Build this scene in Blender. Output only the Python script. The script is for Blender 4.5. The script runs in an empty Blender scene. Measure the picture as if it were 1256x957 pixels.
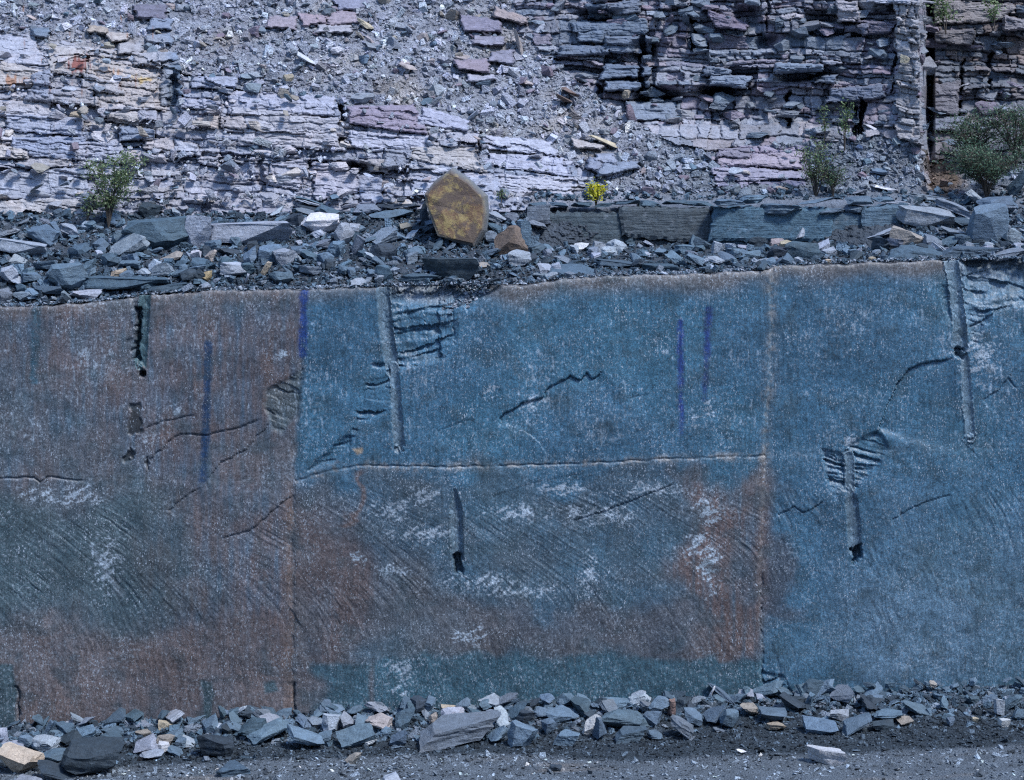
import bpy, bmesh, math, random
import numpy as np
from mathutils import Vector, Matrix, Euler, noise as mnoise

# ------------------------------------------------------------------ camera, light, exposure
scene = bpy.context.scene
col = scene.collection
CAM_H = 6.6          # eye height above the quarry floor (photographer on the opposite bench)
PY0 = 212.0          # photograph row of the horizon
PX0 = 628.0
DW = 25.0            # distance to the sawn wall; there one photo pixel is one centimetre
cam_d = bpy.data.cameras.new('camera')
cam = bpy.data.objects.new('camera', cam_d)
col.objects.link(cam)
cam.location = (0, 0, CAM_H)
cam.rotation_euler = (math.radians(90), 0, 0)
cam_d.sensor_width = 36.0
cam_d.lens = 36.0 * DW / 12.56
cam_d.shift_y = -(478.5 - PY0) / 1256.0
cam_d.clip_end = 500
scene.camera = cam

SUN_TO = Vector((0.44, -0.43, 0.84)).normalized()     # towards the sun
world = bpy.data.worlds.new('World')
scene.world = world
world.use_nodes = True
wn = world.node_tree
bg = wn.nodes['Background']
sky = wn.nodes.new('ShaderNodeTexSky')
sky.sky_type = 'NISHITA'
sky.sun_disc = False
sky.sun_elevation = math.asin(SUN_TO.z)
sky.sun_rotation = math.atan2(SUN_TO.x, SUN_TO.y)
sky.air_density = 1.0
sky.dust_density = 0.2
sky.ozone_density = 1.2
wn.links.new(sky.outputs[0], bg.inputs[0])
bg.inputs[1].default_value = 0.11
sun_d = bpy.data.lights.new('sun', 'SUN')
sun_d.energy = 1.5
sun_d.angle = math.radians(10)
sun_d.color = (1.0, 0.975, 0.955)
sun = bpy.data.objects.new('sun', sun_d)
col.objects.link(sun)
sun.rotation_euler = (-SUN_TO).to_track_quat('-Z', 'Y').to_euler()
scene.view_settings.view_transform = 'Standard'
scene.view_settings.look = 'None'
scene.view_settings.gamma = 1.0
scene.cycles.use_denoising = False        # keep the stone's fine grain
scene.cycles.filter_width = 1.2
scene.view_settings.exposure = 1.6

rng = np.random.default_rng(7)
random.seed(7)

# ------------------------------------------------------------------ helpers
def K(Y):                      # metres per photo pixel at depth Y
    return 0.01 * Y / DW
def P(px, py, Y):              # photo pixel + depth -> point
    k = K(Y)
    return ((px - PX0) * k, Y, CAM_H - (py - PY0) * k)

def smooth(a, b, x):
    t = np.clip((x - a) / (b - a), 0, 1)
    return t * t * (3 - 2 * t)

def _hash(ix, iy, seed):
    h = (ix.astype(np.int64) * 374761393 + iy.astype(np.int64) * 668265263 + seed * 144269504) & 0xFFFFFFFF
    h = ((h ^ (h >> 13)) * 1274126177) & 0xFFFFFFFF
    h = ((h ^ (h >> 15)) * 2246822519) & 0xFFFFFFFF
    return ((h ^ (h >> 16)) & 0xFFFFFF) / float(0x1000000)

def perlin(x, y, seed=0):
    x0 = np.floor(x); y0 = np.floor(y)
    fx = x - x0; fy = y - y0
    u = fx * fx * fx * (fx * (fx * 6 - 15) + 10)
    v = fy * fy * fy * (fy * (fy * 6 - 15) + 10)
    def g(dx, dy):
        a = _hash(x0 + dx, y0 + dy, seed) * 6.2831853
        return np.cos(a) * (fx - dx) + np.sin(a) * (fy - dy)
    n0 = g(0, 0) * (1 - u) + g(1, 0) * u
    n1 = g(0, 1) * (1 - u) + g(1, 1) * u
    return (n0 * (1 - v) + n1 * v) * 1.5

def fbm(x, y, octaves=4, seed=0, gain=0.5):
    s = 0; a = 1.0; t = 0
    for o in range(octaves):
        s = s + a * perlin(x * 2 ** o + 17.3 * o, y * 2 ** o - 9.1 * o, seed + o * 31)
        t += a; a *= gain
    return s / t

def poly_dist(px, py, pts):
    """distance to a polyline, signed offset, and parameter along it (0..1)"""
    best = np.full(px.shape, 1e9); par = np.zeros(px.shape); sgn = np.zeros(px.shape)
    seg = [math.dist(pts[i], pts[i + 1]) for i in range(len(pts) - 1)]
    tot = sum(seg); acc = 0
    for i, L in enumerate(seg):
        ax, ay = pts[i]; bx, by = pts[i + 1]
        dx, dy = (bx - ax) / L, (by - ay) / L
        t = np.clip((px - ax) * dx + (py - ay) * dy, 0, L)
        qx = px - ax - t * dx; qy = py - ay - t * dy
        d = np.hypot(qx, qy)
        s = dx * (py - ay) - dy * (px - ax)
        m = d < best
        best = np.where(m, d, best); par = np.where(m, (acc + t) / tot, par); sgn = np.where(m, np.sign(s), sgn)
        acc += L
    return best, sgn, par

def in_poly(px, py, poly):
    c = np.zeros(px.shape, bool)
    n = len(poly)
    for i in range(n):
        x0, y0 = poly[i]; x1, y1 = poly[(i + 1) % n]
        if y0 == y1: continue
        c ^= ((y0 > py) != (y1 > py)) & (px < (x1 - x0) * (py - y0) / (y1 - y0) + x0)
    return c

def soft_poly(px, py, poly, soft):
    d, _, _ = poly_dist(px, py, list(poly) + [poly[0]])
    return smooth(-soft, soft, np.where(in_poly(px, py, poly), d, -d))

def lerp_curve(pts, x):
    return np.interp(x, [p[0] for p in pts], [p[1] for p in pts])

def new_mesh(name, V, F, mat, cols=None, smooth_shade=False):
    """V (n,3); F (m,k) with k fixed, or a list of faces"""
    me = bpy.data.meshes.new(name)
    if isinstance(F, np.ndarray):
        m, k = F.shape
        me.vertices.add(len(V)); me.vertices.foreach_set('co', np.asarray(V, np.float32).ravel())
        me.loops.add(m * k); me.loops.foreach_set('vertex_index', F.astype(np.int32).ravel())
        me.polygons.add(m)
        me.polygons.foreach_set('loop_start', np.arange(0, m * k, k, dtype=np.int32))
        me.polygons.foreach_set('use_smooth', np.full(m, smooth_shade, bool))
        me.update(calc_edges=True)
    else:
        me.from_pydata([tuple(v) for v in V], [], F); me.update()
        me.polygons.foreach_set('use_smooth', np.full(len(me.polygons), smooth_shade, bool))
    if cols is not None:
        c4 = np.ones((len(V), 4), np.float32); c4[:, :3] = cols
        at = me.attributes.new('col', 'FLOAT_COLOR', 'POINT')
        at.data.foreach_set('color', c4.ravel())
    me.materials.append(mat)
    return me

def link(name, me, parent=None, label=None, cat=None, group=None, kind=None, color=None):
    o = bpy.data.objects.new(name, me)
    col.objects.link(o)
    if parent is not None: o.parent = parent
    if label: o['label'] = label
    if cat: o['category'] = cat
    if group: o['group'] = group
    if kind: o['kind'] = kind
    if color is not None: o.color = (*color, 1)
    return o

# ------------------------------------------------------------------ materials
class NT:
    def __init__(s, name):
        s.m = bpy.data.materials.new(name); s.m.use_nodes = True
        s.t = s.m.node_tree; s.t.nodes.clear()
        s.out = s.n('ShaderNodeOutputMaterial'); s.b = s.n('ShaderNodeBsdfPrincipled')
        s.l(s.b.outputs[0], s.out.inputs[0])
    def n(s, k, **kw):
        nd = s.t.nodes.new(k)
        for a, v in kw.items(): setattr(nd, a, v)
        return nd
    def l(s, a, b): s.t.links.new(a, b)
    def noise(s, vec, scale, detail=4, rough=0.6, dist=0.0):
        nd = s.n('ShaderNodeTexNoise'); nd.inputs['Scale'].default_value = scale
        nd.inputs['Detail'].default_value = detail; nd.inputs['Roughness'].default_value = rough
        nd.inputs['Distortion'].default_value = dist
        s.l(vec, nd.inputs['Vector']); return nd.outputs[0]
    def ramp(s, v, a, b, lo=0.0, hi=1.0):
        nd = s.n('ShaderNodeMapRange'); nd.inputs[1].default_value = a; nd.inputs[2].default_value = b
        nd.inputs[3].default_value = lo; nd.inputs[4].default_value = hi
        s.l(v, nd.inputs[0]); return nd.outputs[0]
    def math(s, op, a, b):
        nd = s.n('ShaderNodeMath', operation=op)
        for i, v in enumerate((a, b)):
            if isinstance(v, (int, float)): nd.inputs[i].default_value = v
            else: s.l(v, nd.inputs[i])
        return nd.outputs[0]
    def mix(s, f, a, b, mode='MIX'):
        nd = s.n('ShaderNodeMix', data_type='RGBA', blend_type=mode)
        for i, v in ((0, f), (6, a), (7, b)):
            if isinstance(v, (int, float)): nd.inputs[i].default_value = v
            elif isinstance(v, tuple): nd.inputs[i].default_value = (*v, 1)
            else: s.l(v, nd.inputs[i])
        return nd.outputs[2]
    def scale(s, c, f):         # colour * scalar
        nd = s.n('ShaderNodeVectorMath', operation='SCALE'); s.l(c, nd.inputs[0]); s.l(f, nd.inputs[3]); return nd.outputs[0]
    def mapping(s, vec, sc, rot=(0, 0, 0)):
        nd = s.n('ShaderNodeMapping'); nd.inputs['Scale'].default_value = sc; nd.inputs['Rotation'].default_value = rot
        s.l(vec, nd.inputs[0]); return nd.outputs[0]
    def bump(s, h, strength, dist):
        nd = s.n('ShaderNodeBump'); nd.inputs['Strength'].default_value = strength; nd.inputs['Distance'].default_value = dist
        s.l(h, nd.inputs['Height']); s.l(nd.outputs[0], s.b.inputs['Normal'])

def wall_material():
    t = NT('sawn slate')
    at = t.n('ShaderNodeAttribute', attribute_name='col'); tc = t.n('ShaderNodeTexCoord')
    v = tc.outputs['Object']
    grain = t.noise(v, 68, 2, 0.8)
    strk = t.noise(t.mapping(v, (38, 1, 2.2)), 1.0, 3, 0.7)
    c = t.scale(at.outputs['Color'], t.math('MULTIPLY', t.ramp(grain, 0.38, 0.62, 0.55, 1.45), t.ramp(strk, 0.32, 0.68, 0.80, 1.20)))
    mott = t.noise(v, 9, 5, 0.65)
    c = t.scale(c, t.ramp(mott, 0.3, 0.7, 0.82, 1.18))
    sp = t.ramp(t.noise(t.mapping(v, (1.4, 1, 0.8), (0, 0.5, 0)), 44, 2, 0.6), 0.625, 0.65)
    cl = t.ramp(t.noise(v, 3.1, 4, 0.6), 0.40, 0.62)
    c = t.mix(t.math('MULTIPLY', t.math('MULTIPLY', sp, cl), 0.9), c, (0.36, 0.42, 0.50))
    t.l(c, t.b.inputs['Base Color'])
    t.l(t.ramp(mott, 0.3, 0.7, 0.42, 0.62), t.b.inputs['Roughness'])
    t.b.inputs['Specular IOR Level'].default_value = 0.5
    h = t.math('ADD', t.noise(v, 80, 3, 0.7), t.math('MULTIPLY', t.noise(t.mapping(v, (1.6, 1, 0.7), (0, 0.6, 0)), 30, 4, 0.65), 1.0))
    t.bump(h, 0.35, 0.005)
    return t.m

def rock_material(name, src, lam=1.0, rough=0.7, spec=0.3):
    """src 'col' (mesh attribute) or 'obj' (object colour)"""
    t = NT(name)
    tc = t.n('ShaderNodeTexCoord'); geo = t.n('ShaderNodeNewGeometry')
    if src == 'col':
        base = t.n('ShaderNodeAttribute', attribute_name='col').outputs['Color']
        v = geo.outputs['Position']; vl = v
    else:
        oi = t.n('ShaderNodeObjectInfo')
        ad = t.n('ShaderNodeVectorMath', operation='ADD')
        sc = t.n('ShaderNodeVectorMath', operation='SCALE'); t.l(oi.outputs['Location'], sc.inputs[0]); sc.inputs[3].default_value = 3.7
        v = geo.outputs['Position']
        t.l(tc.outputs['Object'], ad.inputs[0]); t.l(sc.outputs[0], ad.inputs[1]); vl = ad.outputs[0]
        base = oi.outputs['Color']
    c = t.scale(base, t.ramp(t.noise(v, 12, 4, 0.65), 0.28, 0.72, 0.76, 1.24))
    c = t.scale(c, t.ramp(t.noise(v, 70, 3, 0.7), 0.25, 0.75, 0.62, 1.38))
    warm = t.ramp(t.noise(v, 2.3, 4, 0.6), 0.55, 0.75, 0.0, 0.45)
    c = t.mix(warm, c, t.mix(1.0, c, (1.18, 1.0, 0.86), 'MULTIPLY'))
    dust = t.ramp(t.noise(v, 5.5, 5, 0.7), 0.56, 0.72, 0.0, 0.4)
    c = t.mix(dust, c, t.mix(1.0, c, (1.5, 1.5, 1.5), 'MULTIPLY'))
    t.l(c, t.b.inputs['Base Color'])
    t.b.inputs['Roughness'].default_value = rough
    t.b.inputs['Specular IOR Level'].default_value = spec
    if src == 'col':
        la = t.noise(t.mapping(vl, (2.2, 2.2, 34)), 1.0, 4, 0.6, 0.4)
    else:
        la = t.noise(t.mapping(v, (5, 5, 30), (0.5, 0.3, 0)), 1.0, 3, 0.6, 0.4)
    h = t.math('ADD', t.math('MULTIPLY', la, 1.3 * lam), t.math('ADD', t.math('MULTIPLY', t.noise(v, 16, 5, 0.65), 1.4), t.math('MULTIPLY', t.noise(v, 60, 3, 0.7), 0.45)))
    t.bump(h, 0.9, 0.018)
    return t.m

def gravel_material():
    t = NT('crushed slate')
    base = t.n('ShaderNodeAttribute', attribute_name='col').outputs['Color']
    v = t.n('ShaderNodeNewGeometry').outputs['Position']
    c = t.scale(base, t.ramp(t.noise(v, 45, 4, 0.75), 0.25, 0.75, 0.45, 1.6))
    c = t.scale(c, t.ramp(t.noise(v, 3.0, 5, 0.65), 0.3, 0.7, 0.75, 1.25))
    t.l(c, t.b.inputs['Base Color'])
    t.b.inputs['Roughness'].default_value = 0.85
    t.b.inputs['Specular IOR Level'].default_value = 0.2
    vo = t.n('ShaderNodeTexVoronoi'); vo.inputs['Scale'].default_value = 42; t.l(v, vo.inputs['Vector'])
    h = t.math('ADD', t.math('MULTIPLY', vo.outputs[0], -1.0), t.math('MULTIPLY', t.noise(v, 70, 3, 0.7), 0.8))
    t.bump(h, 1.0, 0.02)
    return t.m

def lichen_material():
    t = NT('lichen covered rock')
    v = t.n('ShaderNodeTexCoord').outputs['Object']
    geo = t.n('ShaderNodeNewGeometry')
    n1 = t.noise(v, 6.5, 7, 0.72, 0.2); n2 = t.noise(v, 19, 5, 0.7); n3 = t.noise(v, 3.6, 7, 0.70, 0.25)
    c = t.mix(t.ramp(n1, 0.44, 0.56), (0.14, 0.085, 0.055), (0.225, 0.175, 0.080))
    c = t.mix(t.ramp(n2, 0.5, 0.68, 0, 0.7), c, (0.32, 0.25, 0.10))
    c = t.mix(t.ramp(n3, 0.47, 0.53, 0, 0.9), c, (0.080, 0.060, 0.055))
    at = t.n('ShaderNodeAttribute', attribute_name='col')
    c = t.mix(at.outputs['Fac'], (0.13, 0.15, 0.17), c)
    t.l(c, t.b.inputs['Base Color']); t.b.inputs['Roughness'].default_value = 0.85
    t.bump(t.math('ADD', n2, t.noise(v, 55, 4, 0.7)), 0.8, 0.015)
    return t.m

def leaf_material(name, c0, c1):
    t = NT(name)
    v = t.n('ShaderNodeNewGeometry').outputs['Position']
    ri = t.n('ShaderNodeNewGeometry').outputs['Random Per Island']
    c = t.mix(ri, c0, c1)
    t.l(c, t.b.inputs['Base Color']); t.b.inputs['Roughness'].default_value = 0.5
    tr = t.n('ShaderNodeBsdfTranslucent'); t.l(c, tr.inputs[0])
    mx = t.n('ShaderNodeMixShader'); mx.inputs[0].default_value = 0.3
    t.l(t.b.outputs[0], mx.inputs[1]); t.l(tr.outputs[0], mx.inputs[2]); t.l(mx.outputs[0], t.out.inputs[0])
    return t.m

def plain_material(name, c, rough=0.8):
    t = NT(name)
    v = t.n('ShaderNodeNewGeometry').outputs['Position']
    n = t.noise(v, 40, 4, 0.6)
    t.l(t.mix(n, tuple(x * 0.7 for x in c), tuple(x * 1.3 for x in c)), t.b.inputs['Base Color'])
    t.b.inputs['Roughness'].default_value = rough
    return t.m

M_WALL = wall_material()
M_STRATA = rock_material('bedded slate', 'col', 1.0)
M_ROCK = rock_material('loose slate', 'obj', 0.5)
M_CHIP = gravel_material()
M_LICHEN = lichen_material()
M_BARK = plain_material('twig bark', (0.05, 0.042, 0.036))

def beds(seed, lo, hi, y0=-400, y1=420):
    r = random.Random(seed); out = [y0]
    while out[-1] < y1: out.append(out[-1] + (r.uniform(lo, hi) if r.random() > 0.2 else r.uniform(hi, 2.0 * hi)))
    return np.array(out)

def bed_relief(PX, PY, seed, lo, hi, wlo, whi, dip, a_bed, a_cell, a_mac, crack):
    """jointed, bedded bedrock: relief (m, + is out of the face), cell id, hash per cell"""
    B = beds(seed, lo, hi)
    wy = PY - dip * PX + 9 * fbm(PX / 130, PY / 90, 3, seed + 1) + 3.0 * fbm(PX / 28, PY / 24, 2, seed + 2) + 1.0 * perlin(PX / 7, PY / 7, seed + 3)
    b = np.clip(np.searchsorted(B, wy) - 1, 0, len(B) - 2)
    d0 = wy - B[b]; d1 = B[b + 1] - wy
    hb = _hash(b.astype(float), b * 0.0, seed + 4)
    wcell = wlo + (whi - wlo) * _hash(b.astype(float), b * 0.0 + 5, seed + 5) ** 1.6
    jx = (PX + 0.25 * (PY % 1000) * (hb - .5) + 5.0 * fbm(PX / 30, PY / 9, 2, seed + 6) + 1.2 * perlin(PX / 5, PY / 5, seed + 7)) / wcell + 31 * hb
    c = np.floor(jx)
    # uneven widths: some joints are closed
    c = np.where(_hash(c, b.astype(float), seed + 8) < 0.28, c - 1, c)
    fj = (jx - np.floor(jx)) * wcell; dj = np.minimum(fj, wcell - fj)
    hc = _hash(c, b.astype(float), seed + 9)
    # joint sets that run through many beds
    mx = (PX + 14 * fbm(PX / 80, PY / 60, 2, seed + 10)) / 62; my = (wy + 10 * fbm(PX / 60, PY / 60, 2, seed + 11)) / 34
    hm = _hash(np.floor(mx), np.floor(my), seed + 12)
    smask = smooth(-0.35, 0.25, fbm(PX / 75, PY / 45, 3, seed + 13))      # smooth faces here and there
    am = 0.35 + 0.65 * smask
    top = np.exp(-(d0 / 1.3) ** 2)
    R = a_mac * (hm - .5) * 2 + am * (a_bed * (hb - .5) * 2 + a_cell * (hc - .5) * 2)
    # each bed leans a little and is rounded at its edges
    th = d0 + d1
    R += 0.02 * (d0 / th - .5) * (_hash(c, b + 3.0, seed + 14) - .3) * 3 + 0.05 * ((fj / wcell) - .5) * (_hash(c, b + 9.0, seed + 15) - .5) * 2
    R -= crack * np.exp(-(np.minimum(d0, d1) / 0.9) ** 2) * (0.25 + 0.9 * smooth(0.25, 0.7, _hash(b + (d1 < d0), b * 0.0, seed + 16))) * (0.5 + 0.5 * am)
    R -= crack * 0.9 * np.exp(-(dj / 0.9) ** 2) * (hc > 0.35) * am
    R += 0.022 * am * fbm(PX / 26, wy / 2.4, 3, seed + 17) + 0.03 * fbm(PX / 22, PY / 16, 4, seed + 18) + 0.010 * fbm(PX / 4, PY / 3, 2, seed + 19)
    return R, b * 4000 + (c % 4000), hc, hb, smask

# ------------------------------------------------------------------ the sawn wall
TOP = [(-400, 392), (0, 377), (45, 376), (120, 371), (185, 362), (250, 358), (330, 357), (372, 356), (465, 353), (480, 352), (590, 349), (640, 350), (690, 343), (760, 339),
       (860, 337), (945, 331), (955, 327), (1060, 323), (1160, 320), (1256, 318), (1700, 306)]
SEAM_L = [(374, 330), (370, 440), (364, 520), (361, 600), (361, 760), (360, 960)]           # left vertical joint
SEAM_R = [(947, 300), (947, 400), (945, 460), (940, 530), (938, 600), (933, 700), (936, 790), (935, 960)]   # right vertical joint
BED = [(-400, 578), (0, 584), (60, 585), (240, 590), (362, 590), (400, 578), (440, 571), (560, 573), (700, 569), (840, 562), (935, 560), (1000, 556), (1100, 552), (1256, 549), (1700, 540)]

def floor_z(X):
    return 0.040 * X - 0.085

def build_wall():
    xs = np.concatenate([np.linspace(-400, -31, 60), np.arange(-30, 1286, 1.2), np.linspace(1287, 1700, 66)])
    nv = 470
    v = np.linspace(0, 1, nv)
    top = lerp_curve(TOP, xs) + 2.2 * perlin(xs / 21, xs * 0 + 3.3, 5) + 1.2 * perlin(xs / 6, xs * 0 + 1.3, 6)
    bot = 925 - 0.036 * (xs - 0)
    PX = np.repeat(xs[None], nv, 0)
    PY = top[None] + (bot - top)[None] * v[:, None]
    edge = PY - top[None]
    n_big = fbm(PX / 190, PY / 160, 3, 11)
    n_med = fbm(PX / 42, PY / 36, 4, 12)
    n_fine = fbm(PX / 7, PY / 7, 3, 13)
    warp1 = fbm(PX / 60, PY / 60, 3, 21); warp2 = fbm(PX / 26, PY / 26, 3, 22)
    x_l = lerp_curve([(p[1], p[0]) for p in SEAM_L], PY); x_r = lerp_curve([(p[1], p[0]) for p in SEAM_R], PY)
    x_l = x_l + 3.0 * perlin(PY / 31, PY * 0 + 7, 14) + 1.4 * perlin(PY / 8, PY * 0 + 9, 15); x_r = x_r + 2.0 * perlin(PY / 27, PY * 0 + 3, 16) + 1.2 * perlin(PY / 8, PY * 0 + 5, 17)
    y_b = lerp_curve(BED, PX) + 1.5 * perlin(PX / 14, PY * 0 + 2, 9)
    left = PX < x_l; right = PX > x_r; mid = ~left & ~right; low = PY > y_b
    D = 0.035 * n_big + 0.011 * n_med + 0.0028 * n_fine
    # panels stand at slightly different depths
    D += 0.010 * smooth(7, -7, PX - x_l) + 0.028 * smooth(-5, 5, PX - x_r) - smooth(-9, 9, PY - y_b + 6 * warp2) * np.where(mid, 0.010, 0.004)
    # plumose hackle of the lower lifts: lines that swing from shallow to steep
    tt = np.clip((PY - 600) / 270, 0, 1)
    gx = np.where(right, 70, 240) * (1 - (1 - tt) ** 2.2)
    gx = gx + 20 * fbm(PX / 150, PY / 110, 2, 37)
    hack = fbm((PX - gx) / 7.0 + warp2 * 0.6, PY / 85, 4, 31)
    hack2 = fbm((PX + 0.6 * PY) / 60, (PY - 0.55 * PX) / 13, 3, 33)
    lowm = smooth(-10, 60, PY - y_b)
    hackm = np.clip(0.9 + 1.3 * fbm(PX / 90, PY / 70, 2, 36), 0.15, 1.8)
    hack3 = fbm((PX - gx * 0.9) / 4.2 + warp2 * 0.6, PY / 60, 2, 34)
    D += lowm * hackm * (0.0058 * hack + 0.0030 * hack3 + 0.003 * hack2)
    # saw / drill striation on the upper lifts
    D += (1 - lowm) * 0.004 * fbm(PX / 5, PY / 40, 3, 35)
    # rounded arris at the top, worn joints
    D += 0.02 * np.exp(-np.maximum(edge, 0) / 2.5) + 0.012 * np.exp(-np.maximum(edge, 0) / 14) * (1 + n_med)
    dl = np.abs(PX - x_l + 3 * warp2); dr = np.abs(PX - x_r + 2.5 * warp2); db = np.abs(PY - y_b + 1.5 * warp2)
    D += 0.012 * np.exp(-(dr / 2.2) ** 2)
    D += 0.016 * np.exp(-(db / 1.1) ** 2) * np.where(mid, 1.0, 0.15) * smooth(-0.4, 0.3, n_med + 0.25)
    D += 0.004 * np.exp(-(dl / 3.5) ** 2) * np.clip(1 + 2 * warp2, 0, 2)
    part = np.zeros(PX.shape, int) + np.where(left, 0, np.where(right, 2, 1)) + np.where(low, 3, 0)
    DARK = np.zeros(PX.shape)          # open holes: deep recesses
    GRV = np.zeros(PX.shape)

    def window(pts, pad):
        a = np.array(pts)
        i = np.where((xs >= a[:, 0].min() - pad) & (xs <= a[:, 0].max() + pad))[0]
        if len(i) == 0: return None
        s0, s1 = i[0], i[-1] + 1
        rows = np.where((PY[:, s0:s1].max(1) >= a[:, 1].min() - pad) & (PY[:, s0:s1].min(1) <= a[:, 1].max() + pad))[0]
        return np.s_[rows[0]:rows[-1] + 1, s0:s1]

    # broken patches (hackly flakes beside the drill holes): (polygon, mean recess, ledge pitch px, tilt, soft)
    PATCH = [
        ([(476, 345), (598, 343), (604, 362), (576, 380), (560, 394), (558, 418), (545, 438), (484, 455), (476, 420)], 0.085, 15, 0.18, 5),
        ([(455, 447), (482, 447), (486, 482), (470, 505), (448, 520), (430, 545), (412, 566), (378, 577), (395, 560), (430, 530), (444, 485), (452, 470)], 0.05, 9, 0.10, 4),
        ([(1010, 553), (1035, 556), (1046, 545), (1078, 530), (1090, 548), (1078, 572), (1060, 590), (1048, 604), (1022, 606), (1014, 584)], 0.055, 8, -0.25, 4),
        ([(1176, 316), (1262, 314), (1262, 372), (1215, 382), (1214, 394), (1196, 424), (1188, 400), (1180, 350)], 0.07, 19, -0.2, 5),
        ([(1156, 352), (1172, 350), (1178, 390), (1166, 398), (1158, 380)], 0.03, 7, 0.3, 3),
        ([(372, 452), (366, 505), (345, 533), (333, 528), (322, 496), (330, 480), (350, 466)], 0.028, 14, -0.5, 3),
        ([(935, 825), (960, 830), (974, 852), (965, 880), (935, 880)], 0.05, 30, 0.3, 3),
        ([(153, 418), (163, 360), (176, 360), (186, 420), (188, 455), (172, 467), (156, 462)], 0.015, 12, 0.1, 3),
    ]
    for k, (poly, rec, pitch, tilt, soft) in enumerate(PATCH):
        w = window(poly, 14)
        px = PX[w] + 5 * warp2[w]; py = PY[w] + 4 * warp1[w]
        m = soft_poly(px, py, poly, soft)
        RB = bed_relief(PX[w], PY[w], 700 + 40 * k, pitch * 0.35, pitch * 0.9, 14, 60, -tilt, 0.30, 0.30, 0.2, 0.22)[0]
        q = (PY[w] + tilt * PX[w]) / pitch + 1.2 * fbm(PX[w] / 70, PY[w] / 26, 2, 60 + k) + 0.16 * fbm(PX[w] / 7, PY[w] / 7, 2, 70 + k)
        saw = 1 - (q - np.floor(q))
        amp = 1.9 * _hash(np.floor(q), np.floor(q) * 0, 4 + k) ** 1.3 * np.clip(0.8 + 1.5 * fbm(PX[w] / 30, PY[w] / 16, 2, 75 + k), 0, 2)
        if k == 0: amp = amp * np.clip(1.35 - (PX[w] - 478) / 95, 0.1, 1.3)
        D[w] += m * rec * (0.55 + 0.42 * saw ** 1.5 * amp - 0.95 * RB)
        part[w] = np.where(m > 0.5, 20 + k, part[w])
    for (poly, y0, y1, dp) in [([(483, 340), (618, 338), (606, 358), (572, 378), (545, 384), (505, 374), (484, 366)], 388, 346, 0.26), ([(1184, 300), (1300, 300), (1300, 352), (1240, 362), (1200, 372), (1188, 350)], 380, 318, 0.20)]:
        w = window(poly, 14)
        m = soft_poly(PX[w] + 5 * warp2[w], PY[w] + 3 * warp1[w], poly, 5)
        D[w] += m * dp * np.clip((y0 - PY[w]) / (y0 - y1), 0, 1.1)
    # steps and cracks: (polyline, crack depth, step, fade px, side)
    CR = [
        ([(612, 526), (618, 508), (640, 495), (665, 488), (672, 478), (692, 466), (700, 462), (712, 466), (718, 458), (727, 465), (742, 453)], 0.02, 0.035, 38, 1),
        ([(1078, 535), (1088, 500), (1100, 472), (1116, 452), (1140, 444), (1172, 439)], 0.02, 0.04, 60, 1),
        ([(176, 528), (195, 518), (215, 514), (240, 508)], 0.012, 0.01, 20, 1),
        ([(178, 575), (186, 562), (205, 543), (222, 533), (250, 533), (276, 530), (300, 522), (322, 512)], 0.016, 0.014, 25, 1),
        ([(252, 590), (272, 568), (300, 552), (322, 528), (334, 512)], 0.014, 0.012, 25, 1),
        ([(206, 628), (222, 613), (246, 598)], 0.012, 0.01, 18, 1),
        ([(268, 662), (305, 652), (330, 632), (352, 612), (364, 605)], 0.012, 0.014, 22, 1),
        ([(-20, 588), (40, 586), (48, 592), (60, 586), (110, 590)], 0.03, 0.0, 10, 1),
        ([(1205, 494), (1222, 480), (1236, 464), (1250, 478)], 0.014, 0.012, 16, 1),
        ([(952, 634), (975, 622), (985, 630), (1012, 612)], 0.012, 0.012, 20, 1),
        ([(770, 490), (795, 484), (803, 470), (808, 452)], 0.008, 0.006, 18, 1),
        ([(600, 610), (660, 590), (720, 580)], 0.004, 0.006, 16, 1),
        ([(700, 640), (760, 620), (830, 592)], 0.006, 0.014, 26, 1),
        ([(535, 530), (560, 520), (580, 512)], 0.007, 0.006, 16, 1),
        ([(1090, 640), (1130, 618), (1170, 606)], 0.008, 0.012, 22, 1),
        ([(935, 700), (932, 760), (937, 800), (934, 860)], 0.02, 0.01, 20, 1),
        ([(1188, 402), (1206, 395), (1222, 382), (1245, 373)], 0.02, 0.025, 20, 1),
        ([(361, 835), (362, 890)], 0.05, 0.015, 14, 1),
        ([(20, 840), (24, 870), (21, 905)], 0.05, 0.02, 14, 1),
        ([(1182, 340), (1220, 331), (1262, 330)], 0.02, 0.02, 18, 1),
        ([(482, 386), (520, 380), (560, 372)], 0.018, 0.015, 14, 1),
        ([(482, 410), (530, 404), (558, 392)], 0.016, 0.012, 14, 1),
    ]
    for k, (pts, cd, st, fade, side) in enumerate(CR):
        w = window(pts, fade * 2 + 8)
        if w is None: continue
        d, s, t = poly_dist(PX[w] + 3.5 * warp2[w] + 2.5 * n_fine[w], PY[w] + 3 * warp2[w][::-1], pts)
        endf = smooth(0, 0.08, t) * smooth(1, 0.9, t)
        D[w] += endf * (0.7 * cd * np.exp(-(d / 1.1) ** 2) + np.where(s * side > 0, st * np.exp(-d / fade), 0))
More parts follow.
